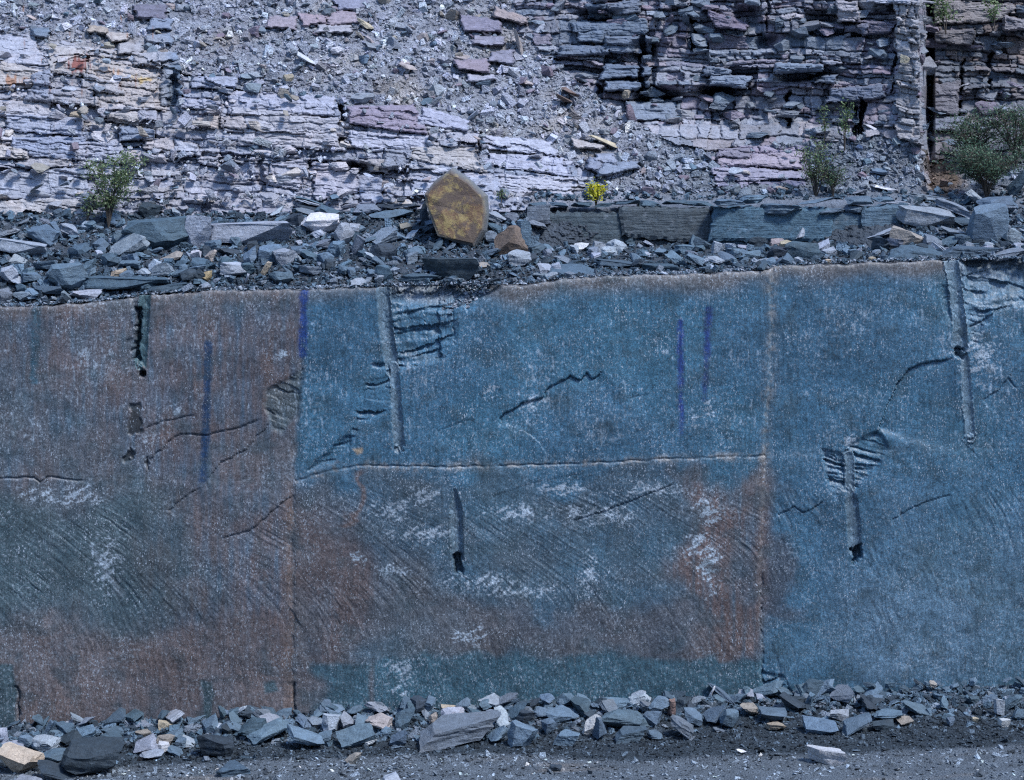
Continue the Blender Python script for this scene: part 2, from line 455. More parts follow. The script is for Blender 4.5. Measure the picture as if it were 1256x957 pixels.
    # drill-hole half barrels: (polyline, radius px, depth factor)
    GR = [
        ([(178, 352), (175, 400), (172, 448)], 7.5, 0.95),
        ([(469, 348), (473, 395), (478, 432), (482, 455)], 8.5, 0.9),
        ([(483, 450), (486, 500), (490, 549)], 7.0, 0.75),
        ([(558, 602), (560, 640), (561, 690)], 7.5, 0.9),
        ([(1167, 316), (1174, 360), (1178, 400), (1178, 432)], 9.0, 0.95),
        ([(1184, 440), (1187, 485), (1191, 537)], 7.0, 0.85),
        ([(1042, 560), (1043, 600)], 6.5, 0.85),
        ([(1043, 598), (1047, 640), (1049, 676)], 8.0, 0.75),
    ]
    for k, (pts, r, dep) in enumerate(GR):
        w = window(pts, r + 6)
        d, s, t = poly_dist(PX[w], PY[w], pts)
        rr = r * np.ones_like(t)
        if k in (3, 7): rr = r * np.clip(0.25 + 3.2 * t, 0, 1)
        if k in (2, 5): rr = r * np.clip(0.8 + 0.2 * t, 0, 1)
        rr = rr * (1 + 0.14 * warp2[w] + 0.30 * np.clip(n_fine[w], -0.3, 1) * (n_fine[w] > 0.12)) * np.where(smooth(0.93, 1.0, t) * (n_fine[w] + 0.3) > 0.35, 0.5, 1)
        g = np.sqrt(np.clip(1 - (d / rr) ** 2, 0, 1))
        m = d < rr
        base = np.minimum(D[w], 0.02) * 0.4
        D[w] = np.where(m, np.maximum(D[w] * 0.5, base + 0.01 * rr * g * dep * 0.80), D[w])
        GRV[w] = np.where(m, 1, GRV[w])
        part[w] = np.where(m & (edge[w] > 0), 40 + k, part[w])
    # hole bottoms, pits and the dark slots: (polygon, depth)
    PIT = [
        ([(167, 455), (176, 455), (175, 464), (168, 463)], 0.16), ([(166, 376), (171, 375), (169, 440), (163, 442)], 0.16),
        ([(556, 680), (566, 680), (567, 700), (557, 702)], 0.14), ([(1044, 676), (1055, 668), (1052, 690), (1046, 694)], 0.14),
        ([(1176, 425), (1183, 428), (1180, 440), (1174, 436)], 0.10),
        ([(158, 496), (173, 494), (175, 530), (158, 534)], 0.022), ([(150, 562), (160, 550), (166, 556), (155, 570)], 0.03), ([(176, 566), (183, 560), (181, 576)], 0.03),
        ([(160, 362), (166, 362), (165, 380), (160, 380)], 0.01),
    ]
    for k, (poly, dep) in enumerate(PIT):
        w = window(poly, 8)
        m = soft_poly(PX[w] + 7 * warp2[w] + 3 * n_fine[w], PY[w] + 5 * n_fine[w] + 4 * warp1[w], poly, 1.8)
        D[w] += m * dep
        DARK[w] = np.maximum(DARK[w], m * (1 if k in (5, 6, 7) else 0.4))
        if k in (5, 6, 7): part[w] = np.where(m > 0.5, 60 + k, part[w])

    # ---- colour: mineral stain, weathering film, lichen-white specks, paint
    blue = np.array([0.056, 0.158, 0.262]); teal = np.array([0.040, 0.142, 0.208]); brown = np.array([0.158, 0.122, 0.122]); grey = np.array([0.105, 0.122, 0.145])
    red = np.array([0.155, 0.114, 0.112]); tan = np.array([0.26, 0.225, 0.195]); lightb = np.array([0.135, 0.235, 0.340]); white = np.array([0.43, 0.53, 0.64])
    C = np.empty(PX.shape + (3,)); C[:] = blue
    def lay(m, c, k=1.0):
        m = np.clip(m * k, 0, 1)[..., None]
        C[:] = C * (1 - m) + np.asarray(c) * m
    wx = PX + 75 * fbm(PX / 120, PY / 120, 3, 43) + 24 * warp1 + 12 * warp2; wy = PY + 60 * fbm(PX / 110, PY / 110, 3, 42) + 26 * fbm(PX / 55, PY / 55, 3, 41) + 10 * warp2
    lay(smooth(-0.3, 0.5, n_big), teal, 0.45)
    # left panel
    L = smooth(4, -4, PX - x_l)
    drip = fbm(PX / 7, PY / 70, 4, 44)
    lay(L * (0.72 + 0.5 * warp1 + 0.5 * drip), brown)
    lay(L * smooth(0.15, 0.55, drip + 0.4 * n_big), (0.07, 0.115, 0.150), 0.4)
    lay(L * smooth(-60, 60, 40 - wx) * smooth(360, 460, wy), (0.085, 0.135, 0.175), 0.6)
    lay(L * smooth(585, 650, wy) * smooth(820, 710, wy) * smooth(300, 180, wx), (0.070, 0.118, 0.145), 0.9)
    lay(L * smooth(420, 560, wy) * smooth(640, 590, wy) * smooth(0.0, 0.5, n_big), grey, 0.7)
    lay(L * smooth(750, 800, wy), (0.165, 0.135, 0.135), 0.6)
    lay(smooth(24, 6, PX - x_l) * smooth(-20, -6, PX - x_l) * smooth(560, 640, PY), (0.20, 0.145, 0.125), 0.6)
    # middle panel, lower lift
    Mi = smooth(-4, 4, PX - x_l) * smooth(4, -4, PX - x_r)
    lo = smooth(0, 25, wy - y_b)
    lay(Mi * lo * np.clip(0.7 + 0.7 * warp1, 0, 1), (0.082, 0.118, 0.152), 0.9)
    lay(Mi * smooth(-70, 60, wy - 560 - 0.0 * wx) * smooth(470, 420, wx) * smooth(565, 640, wy), (0.14, 0.128, 0.138), 0.6)
    lay(Mi * soft_poly(wx, wy, [(385, 645), (440, 650), (455, 740), (430, 800), (380, 830), (360, 700)], 34) * np.clip(0.85 + 0.9 * drip, 0, 1), red, 0.75)
    lay(Mi * soft_poly(wx, wy, [(842, 590), (942, 580), (945, 800), (860, 808), (838, 740)], 26) * np.clip(0.85 + 0.9 * drip, 0, 1), red, 0.95)
    lay(Mi * soft_poly(wx, wy, [(560, 760), (800, 745), (900, 775), (880, 812), (560, 812)], 18), (0.14, 0.118, 0.122), 0.55)
    lay(Mi * soft_poly(wx, wy, [(420, 800), (600, 800), (560, 700), (480, 690)], 30), (0.13, 0.125, 0.135), 0.6)
    band = smooth(804, 816, PY + 14 * warp1 + 9 * warp2 + np.where(PX < 470, -3, 3))
    lay(Mi * band * smooth(372, 392, wx), (0.050, 0.128, 0.180), 0.9)
    # right panel
    R = smooth(-5, 5, PX - x_r)
    lay(R * smooth(560, 760, wy) * smooth(960, 1150, wx + 0.3 * PY - 180) * smooth(905, 800, wy), lightb, 0.75)
    lay(R * smooth(-0.1, 0.5, n_big), (0.055, 0.118, 0.170), 0.5)
    lay(R * soft_poly(wx, wy, [(930, 590), (975, 640), (965, 740), (930, 760)], 14), (0.085, 0.085, 0.105), 0.7)
    # weathered rim below the edge
    lay(smooth(34, 6, edge + 14 * warp1) * smooth(480, 640, PX), (0.155, 0.140, 0.140), 0.7)
    lay(smooth(20, 4, edge + 10 * warp1), (0.150, 0.135, 0.130), 0.5)
    lay(np.exp(-(edge / 2.6) ** 2), (0.20, 0.20, 0.21), 0.6)
    # joints
    brk = smooth(-0.15, 0.35, n_fine + 0.8 * warp2)
    lay(np.exp(-(dr / (5 + 6 * np.clip(warp1 + .4, 0, 1))) ** 2) * (0.25 + 0.75 * brk) * smooth(800, 640, PY), tan, 0.55)
    lay(np.exp(-((dr + 0) / 10) ** 2) * smooth(540, 620, PY) * smooth(820, 700, PY), red, 0.7)
    lay(np.exp(-(db / (2.5 + 7 * np.clip(warp1 + .35, 0, 1))) ** 2) * (0.15 + 0.85 * brk) * np.where(mid, 1, 0.15), tan, 0.6)
    lay(np.exp(-(db / 5) ** 2) * smooth(0.1, 0.45, n_fine + warp2) * np.where(mid, 1, 0.08), (0.32, 0.34, 0.36), 0.45)
    lay(np.exp(-(dl / 6) ** 2) * brk, tan, 0.22)
    lay(np.exp(-(np.abs(PX - 241 + 3 * warp2) / 5) ** 2) * smooth(590, 620, PY) * smooth(760, 700, PY), red, 0.35)
    lay(np.exp(-(np.abs(PX - 456 + 3 * warp2) / 4) ** 2) * smooth(800, 830, PY), red, 0.5)
    lay(soft_poly(wx, wy, [(434, 600), (450, 575), (455, 585), (432, 630), (420, 635)], 4), (0.20, 0.12, 0.09), 0.6)
    lay(soft_poly(PX + 8 * warp2, PY, [(430, 551), (444, 549), (444, 556), (434, 558)], 2), (0.5, 0.38, 0.25), 0.8)
    # fresh teal scars low on the left
    for poly in ([(-30, 812), (16, 815), (20, 850), (18, 920), (-30, 920)], [(246, 834), (258, 836), (262, 850), (257, 895), (249, 895), (250, 860)], [(322, 838), (336, 835), (342, 848), (326, 852)]):
        lay(soft_poly(PX + 4 * warp2, PY + 4 * warp2, poly, 2.5), (0.042, 0.100, 0.130), 0.8)
    lay(soft_poly(PX, PY, PATCH[3][0], 5) , lightb, 0.6)
    lay(soft_poly(PX, PY, [(483, 352), (545, 352), (545, 372), (500, 372)], 7), (0.26, 0.30, 0.36), 0.6)
    lay(soft_poly(PX + 5 * warp2, PY, PATCH[5][0], 4), (0.085, 0.125, 0.140), 0.7)
    # chalky white marks: streaks above, scuffs below
    st = fbm(PX / 4.2, PY / 17, 3, 51); cl = fbm(PX / 70, PY / 60, 3, 52)
    lay(smooth(0.40, 0.58, st + 0.45 * cl + 0.25 * n_fine) * smooth(10, 40, edge) * smooth(40, -60, PY - y_b), white, 0.5)
    sp = fbm(PX / 2.9 + 0.25 * PY / 2.9, PY / 3.6, 2, 53)
    lay(smooth(0.26, 0.55, sp + 0.35 * cl), white, 0.42)
    lay(smooth(0.25, 0.6, -sp - 0.2 * cl), (0.03, 0.05, 0.07), 0.5)
    sc = 0.75 * fbm((PX - 0.5 * PY) / 20, (PY + 0.5 * PX) / 6, 3, 54) + 0.65 * fbm(PX / 3.2, PY / 2.8, 3, 55)
    scuff = np.zeros(PX.shape)
    for cx, cy, rx, ry in [(480, 625, 28, 14), (520, 608, 18, 12), (640, 628, 40, 10), (735, 632, 45, 13), (800, 600, 40, 9), (690, 602, 35, 8), (870, 625, 20, 22), (870, 690, 14, 38),
                           (850, 668, 12, 20), (722, 702, 14, 24), (640, 725, 55, 8), (440, 684, 12, 9), (480, 700, 20, 8), (575, 780, 18, 14), (490, 830, 14, 26), (590, 712, 40, 8), (520, 655, 40, 10),
                           (130, 690, 16, 30), (80, 608, 50, 12), (655, 495, 26, 8), (870, 500, 8, 12), (850, 515, 7, 10), (600, 480, 10, 7), (1045, 540, 14, 9), (345, 435, 7, 9), (345, 345, 5, 5), (215, 505, 8, 10), (1200, 440, 30, 30)]:
        scuff = np.maximum(scuff, np.exp(-(((PX - cx + 8 * warp2) / rx) ** 2 + ((PY - cy + 5 * warp1) / ry) ** 2)))
    lay(smooth(0.02, 0.22, sc + 0.50 * scuff - 0.33) * smooth(0.02, 0.3, scuff), white, 0.9)
    lay(np.exp(-(poly_dist(PX, PY, [(112, 668), (128, 698), (148, 730)])[0] / 3) ** 2), white, 0.3)
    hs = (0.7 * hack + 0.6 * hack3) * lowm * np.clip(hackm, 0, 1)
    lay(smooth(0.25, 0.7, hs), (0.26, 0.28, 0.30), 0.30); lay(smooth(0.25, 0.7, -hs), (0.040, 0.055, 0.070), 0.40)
    # drill barrels are clean cut rock
    lay(GRV, (0.150, 0.235, 0.315), 0.8)
    lay(GRV * (PX < 200), (0.055, 0.120, 0.135), 0.8)
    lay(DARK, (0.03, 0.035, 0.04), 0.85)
    # marking paint
    PAINT = [([(834, 396), (835, 460), (836, 532)], 4.6, (0.014, 0.042, 0.22)), ([(869, 381), (867, 440), (864, 490)], 4.6, (0.014, 0.042, 0.22)),
             ([(255, 422), (253, 500), (249, 588)], 5.2, (0.006, 0.040, 0.115)), ([(373, 357), (372, 400), (371, 434)], 5.5, (0.014, 0.055, 0.24)),
             ([(45, 375), (43, 420), (41, 466)], 5.5, (0.030, 0.110, 0.165))]
    for k, (pts, r, c) in enumerate(PAINT):
        w = window(pts, r + 12)
        d, s, t = poly_dist(PX[w] + 1.6 * warp2[w], PY[w], pts)
        rr = r * (1 - 0.35 * t * (k < 2))
        pn = fbm(PX[w] / 3.2, PY[w] / 5, 3, 58) + 0.5 * fbm(PX[w] / 1.8, PY[w] / 34, 2, 59)
        rr = rr * (0.9 + 0.5 * fbm(PX[w] * 0 + k, PY[w] / 17, 2, 62))
        m = smooth(rr + 2.2, rr - 2.0, d + 2.5 * pn) * smooth(-0.85, -0.2, pn) * np.clip(0.92 + 1.1 * n_fine[w] + 0.6 * n_med[w] + 0.4 * fbm(PX[w] / 2, PY[w] / 22, 2, 57), 0.0, 0.95) * (1 - 0.5 * smooth(0.75, 1.0, t) * (k < 2))
        if k == 4: m = m * 0.75
        cc = C[w]; cc[:] = cc * (1 - m[..., None]) + np.array(c) * m[..., None]
        part[w] = np.where((d < rr) & (edge[w] > 1), 80 + k, part[w])
    lay(smooth(0.0, 0.5, fbm(PX / 34, PY / 30, 4, 46) + 0.2 * n_big), (0.040, 0.078, 0.104), 0.5)
    C *= (0.70 * (1 + 0.28 * n_med + 0.30 * n_fine + 0.35 * n_big + 0.22 * fbm(PX / 3.5, PY / 30, 3, 45) * (1 - lowm)))[..., None]
    C = np.clip(C, 0.01, 0.8)

    capc = np.clip(C[:1] * 0 + np.array([0.17, 0.18, 0.20]) * (1 + 0.5 * n_fine[:1])[..., None], 0.02, 0.5)
    PX = np.concatenate([PX[:1], PX]); PY = np.concatenate([PY[:1], PY]); C = np.concatenate([capc, C]); part = np.concatenate([part[:1], part])
    D = np.concatenate([np.maximum(D[:1] + 0.25, 0.40), D])
    X = (PX - PX0) * 0.01
    Y = DW + D
    Z = CAM_H - (PY - PY0) * 0.01
    V = np.stack([X, Y, Z], -1)
    # vertex normals of the whole sheet, so that the parts shade without a break
    dx = np.gradient(V, axis=1); dz = np.gradient(V, axis=0)
    N = np.cross(dz, dx); N /= np.linalg.norm(N, axis=-1, keepdims=True)
    N[N[..., 1] > 0] *= -1
    nr, nc = PX.shape
    idx = np.arange(nr * nc).reshape(nr, nc)
    F = np.stack([idx[:-1, :-1], idx[1:, :-1], idx[1:, 1:], idx[:-1, 1:]], -1).reshape(-1, 4)
    pf = part[:-1, :-1].ravel()
    V = V.reshape(-1, 3); N = N.reshape(-1, 3); C = C.reshape(-1, 3)
    root = link('quarry_wall', None, label='tall sawn blue and brown slate wall with drill grooves between floor and ledge', cat='rock wall')
    names = {0: ('wall_panel', 'brown stained upper panel at the left'), 1: ('wall_panel', 'blue upper panel between the two vertical joints'), 2: ('wall_panel', 'blue upper panel right of the tan joint'),
             3: ('wall_panel', 'dull brown lower panel at the left'), 4: ('wall_panel', 'purplish lower panel with rust patches and white scuffs'), 5: ('wall_panel', 'pale blue lower panel at the right')}
    for k in range(len(PATCH)): names[20 + k] = ('broken_patch', None)
    for k in range(len(GR)): names[40 + k] = ('drill_groove', None)
    for k in range(len(PIT)): names[60 + k] = ('dark_scar', None)
    for k in range(len(PAINT)): names[80 + k] = ('paint_stripe', 'faded teal stripe' if k == 4 else 'blue paint stripe')
    for pid in np.unique(pf):
        f = F[pf == pid]
        u, inv = np.unique(f, return_inverse=True)
        nm, lb = names[int(pid)]
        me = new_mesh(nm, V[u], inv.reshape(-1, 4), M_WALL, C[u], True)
        me.normals_split_custom_set_from_vertices(N[u].tolist())
        link(nm, me, root, label=lb)
    return root
build_wall()

# ------------------------------------------------------------------ stones and chips
def rock_proto(seed, kind):
    """unit stone: a block trimmed by random cleavage planes, edges chipped"""
    r = random.Random(seed)
    bm = bmesh.new()
    bmesh.ops.create_cube(bm, size=1.0)
    n = {'slab': 8, 'block': 10, 'round': 15, 'wedge': 9}[kind]
    sh = Matrix(((1, r.gauss(0, .18), r.gauss(0, .18)), (r.gauss(0, .12), 1, r.gauss(0, .12)), (r.gauss(0, .10), r.gauss(0, .10), 1)))
    for v in bm.verts: v.co = sh @ v.co
    for i in range(n):
        if kind == 'slab':
            a = r.uniform(0, 6.28); d = Vector((math.cos(a), math.sin(a), r.uniform(-0.5, 0.5)))
            off = r.uniform(0.30, 0.52)
            if i > 5: d = Vector((r.gauss(0, .22), r.gauss(0, .22), r.choice((-1, 1)))); off = r.uniform(0.36, 0.48)
        elif kind == 'round':
            d = Vector((r.gauss(0, 1), r.gauss(0, 1), r.gauss(0, 1))); off = r.uniform(0.42, 0.56)
        else:
            d = Vector((r.gauss(0, 1), r.gauss(0, 1), r.gauss(0, .9))); off = r.uniform(0.32, 0.58)
        if kind == 'wedge' and i == 0:
            d = Vector((r.choice((-1, 1)) * 0.6, -0.35, 0.8)); off = 0.14
        d.normalize()
        bmesh.ops.bisect_plane(bm, geom=bm.verts[:] + bm.edges[:] + bm.faces[:], plane_co=d * off, plane_no=d, clear_outer=True)
        be = [e for e in bm.edges if e.is_boundary]
        if be: bmesh.ops.contextual_create(bm, geom=be)
    bmesh.ops.remove_doubles(bm, verts=bm.verts[:], dist=0.04)
    bmesh.ops.dissolve_degenerate(bm, edges=bm.edges[:], dist=0.01)
    bmesh.ops.triangulate(bm, faces=bm.faces[:])
    for q in range(3):
        le = [e for e in bm.edges if e.calc_length() > 0.17]
        if le: bmesh.ops.subdivide_edges(bm, edges=le, cuts=1)
        bmesh.ops.triangulate(bm, faces=[f for f in bm.faces if len(f.verts) > 3])
    bm.normal_update()
    so = Vector((seed * 1.37, seed * 0.71, 0))
    for v in bm.verts:
        p = v.co
        v.co = p + v.normal * (0.035 * mnoise.noise(p * 3.1 + so) + 0.022 * mnoise.noise(p * 8.5 + so)) + Vector((0, 0, 0.012 * mnoise.noise(Vector((p.x * 2, p.y * 2, p.z * 16)) + so)))
        # split laminae: courses of the stone step in and out
        st = mnoise.cell(Vector((seed, 0.3, math.floor(p.z * 9 + 1.2 * mnoise.noise(p * 1.5 + so)))))
        v.co.x *= 1 + 0.05 * st; v.co.y *= 1 + 0.05 * st
    lo = [min(v.co[i] for v in bm.verts) for i in range(3)]; hi = [max(v.co[i] for v in bm.verts) for i in range(3)]
    for v in bm.verts:
        for i in range(3): v.co[i] = (v.co[i] - lo[i]) / (hi[i] - lo[i]) - 0.5
    bmesh.ops.triangulate(bm, faces=[f for f in bm.faces if len(f.verts) > 4])
    me = bpy.data.meshes.new('stone_' + kind)
    bm.to_mesh(me); bm.free()
    me.polygons.foreach_set('use_smooth', np.ones(len(me.polygons), bool)); me.set_sharp_from_angle(angle=math.radians(24))
    me.materials.append(M_ROCK)
    return me
PROTO = {k: [rock_proto(100 * j + i, k) for i in range(14)] for j, k in enumerate(('slab', 'block', 'round', 'wedge'))}

TONE = {'blue': (0.098, 0.150, 0.208), 'dark': (0.036, 0.054, 0.076), 'pale': (0.265, 0.305, 0.370), 'tan': (0.265, 0.245, 0.225), 'cream': (0.360, 0.315, 0.250), 'white': (0.50, 0.52, 0.57),
        'grey': (0.150, 0.185, 0.235), 'pink': (0.33, 0.295, 0.305), 'teal': (0.058, 0.096, 0.135), 'brown': (0.115, 0.090, 0.076), 'purple': (0.180, 0.155, 0.200), 'red': (0.170, 0.122, 0.112),
        'yellow': (0.360, 0.290, 0.170)}
WORD = {'blue': 'blue-grey', 'dark': 'dark slate', 'pale': 'pale grey', 'tan': 'tan', 'cream': 'cream', 'white': 'whitish', 'grey': 'grey', 'pink': 'pinkish grey', 'teal': 'dark teal', 'brown': 'brown',
        'purple': 'purplish', 'red': 'reddish', 'yellow': 'yellowish'}

def stone(name, px, py, w, h, Y, ang=0, tone='blue', kind='block', label=None, group=None, depth=0.75, yaw=None, tilt=None, parent=None, cat='stone'):
    k = K(Y)
    W, H = w * k, h * k
    Dp = max(min(W, 0.9), H * 0.6) * depth
    me = random.choice(PROTO[kind])
    vv = random.uniform(0.72, 1.12)
    c = [x * vv * random.uniform(0.97, 1.03) for x in TONE[tone]]
    o = link(name, me, parent, label, cat, group, color=c)
    if group: o['tone'] = WORD[tone]; o['shape'] = {'slab': 'slab', 'block': 'blocky stone', 'round': 'rounded stone', 'wedge': 'wedge-shaped stone'}[kind]
    yaw = random.uniform(-0.45, 0.45) if yaw is None else yaw
    tilt = random.uniform(0.0, 0.38) if tilt is None else tilt
    a = math.radians(ang)
    o.rotation_euler = (Matrix.Rotation(a, 3, 'Y') @ Matrix.Rotation(tilt, 3, 'X') @ Matrix.Rotation(yaw, 3, 'Z')).to_euler()
    ca, sa = abs(math.cos(a)), abs(math.sin(a))
    # w, h are the outline in the photograph: recover the stone's own width and height
    den = max(ca * ca - sa * sa, 0.35)
    w0 = max((W * ca - H * sa) / den, 0.45 * W); h0 = max((H * ca - W * sa) / den, 0.45 * H)
    o.scale = (w0 * 1.08, Dp, h0 * 1.08)
    o.location = P(px, py, Y)
    return o

CUBE = np.array([[x, y, z] for x in (-.5, .5) for y in (-.5, .5) for z in (-.5, .5)])
CF = np.array([[0, 1, 3, 2], [4, 6, 7, 5], [0, 4, 5, 1], [2, 3, 7, 6], [0, 2, 6, 4], [1, 5, 7, 3]])

def chips(name, pos, nrm, size, cols, flat=(0.2, 0.55), tilt=0.45, parent=None, label=None, cat=None):
    n = len(pos)
    J = CUBE[None] + rng.normal(0, 0.13, (n, 8, 3))
    J[:, :, :2] *= (1 + rng.uniform(-0.55, 0.25, (n, 1, 1)) * (CUBE[None, :, 2:] > 0))
    S = np.stack([size * rng.uniform(0.8, 1.7, n), size * rng.uniform(0.6, 1.1, n), size * rng.uniform(*flat, n)], -1)
    J = J * S[:, None]
    nz = nrm + rng.normal(0, tilt, (n, 3)); nz /= np.linalg.norm(nz, axis=1, keepdims=True)
    a = rng.normal(0, 1, (n, 3)); ax = np.cross(a, nz); ax /= np.linalg.norm(ax, axis=1, keepdims=True) + 1e-9
    ay = np.cross(nz, ax)
    V = J[:, :, :1] * ax[:, None] + J[:, :, 1:2] * ay[:, None] + J[:, :, 2:] * nz[:, None] + pos[:, None]
    F = (CF[None] + 8 * np.arange(n)[:, None, None]).reshape(-1, 4)
    me = new_mesh(name, V.reshape(-1, 3), F, M_CHIP, np.repeat(cols, 8, 0))
    return link(name, me, parent, label, cat, kind='stuff')

def chip_cols(n, tones, var=0.3):
    T = np.array([TONE[t] for t in tones])
    return T[rng.integers(0, len(T), n)] * rng.uniform(1 - var, 1 + var, (n, 1))


# ------------------------------------------------------------------ quarry floor
def floor_h(X, Y):
    """height of the quarry floor with the low talus bank against the wall"""
    d = 25.0 - Y
    bank = 0.11 * smooth(1.3, 0.1, d + 0.15 * perlin(X * 1.3, Y * 0 + 5, 71)) 
    return floor_z(np.clip(X, -9, 9)) + bank + 0.02 * fbm(X * 0.8, Y * 0.8, 3, 72) * smooth(40, 10, np.abs(X)) + 0.012 * perlin(X * 0.7, Y * 3.0, 73)

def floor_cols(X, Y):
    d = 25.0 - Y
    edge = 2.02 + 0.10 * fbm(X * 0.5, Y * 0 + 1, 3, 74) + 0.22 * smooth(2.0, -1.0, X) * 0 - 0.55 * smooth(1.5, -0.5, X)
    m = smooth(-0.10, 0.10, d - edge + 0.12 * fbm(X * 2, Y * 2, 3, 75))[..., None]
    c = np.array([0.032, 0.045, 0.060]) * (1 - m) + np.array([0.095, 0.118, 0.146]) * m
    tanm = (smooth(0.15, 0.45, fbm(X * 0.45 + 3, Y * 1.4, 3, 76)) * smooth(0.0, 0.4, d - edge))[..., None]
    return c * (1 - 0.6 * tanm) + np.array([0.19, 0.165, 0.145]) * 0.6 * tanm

def build_floor():
    xs = np.concatenate([np.linspace(-90, -8, 24), np.arange(-7.9, 8, 0.03), np.linspace(8.1, 90, 24)])
    ys = np.concatenate([np.linspace(-70, 20.5, 30), np.arange(20.6, 25.4, 0.03)])
    X, Y = np.meshgrid(xs, ys)
    Z = floor_h(X, Y)
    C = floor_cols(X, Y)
    idx = np.arange(X.size).reshape(X.shape)
    F = np.stack([idx[:-1, :-1], idx[:-1, 1:], idx[1:, 1:], idx[1:, :-1]], -1).reshape(-1, 4)
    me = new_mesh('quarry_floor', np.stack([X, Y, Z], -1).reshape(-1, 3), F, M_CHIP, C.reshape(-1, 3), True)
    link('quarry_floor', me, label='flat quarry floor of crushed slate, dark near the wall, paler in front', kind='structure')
    # loose gravel
    n = 30000
    x = rng.uniform(-7.2, 7.2, n); y = 25 - np.abs(rng.gamma(1.6, 0.9, n)); y = np.where(y < 20.9, rng.uniform(21.2, 25, n), y)
    sz = np.clip(rng.lognormal(-4.05, 0.5, n), 0.007, 0.06)
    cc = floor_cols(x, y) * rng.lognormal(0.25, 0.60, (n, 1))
    z = floor_h(x, y) + 0.15 * sz
    nm = np.tile([0, 0, 1.0], (n, 1))
    chips('floor_gravel', np.stack([x, y, z], -1), nm, sz, np.clip(cc, 0.01, 0.6), label='loose slate gravel strewn over the quarry floor', cat='gravel')
    # coarse slate waste banked against the wall
    n = 5200
    x = rng.uniform(-7.2, 7.2, n); y = 25 - np.clip(np.abs(rng.normal(0.0, 0.42, n)), 0.03, 1.3)
    sz = np.clip(rng.lognormal(-3.0, 0.45, n), 0.02, 0.11)
    z = floor_h(x, y) + rng.uniform(0.0, 0.05, n) * smooth(1.0, 0.1, 25 - y)
    chips('slate_waste', np.stack([x, y, z], -1), np.tile([0, -0.2, 1.0], (n, 1)), sz, chip_cols(n, ['blue', 'dark', 'grey', 'dark', 'teal', 'blue', 'teal'], 0.35), label='small slate waste banked up along the foot of the wall', cat='rubble')
build_floor()

def floor_depth(px, pb):
    """depth of the spot on the floor seen at (px, pb); clipped to the bank at the wall"""
    Y = 24.0
    for _ in range(6):
        X = (px - PX0) * K(Y)
        Y = DW * 100 * (CAM_H - float(floor_h(np.array([X]), np.array([Y]))[0])) / (pb - PY0)
        Y = min(max(Y, 20), 24.86)
    return Y

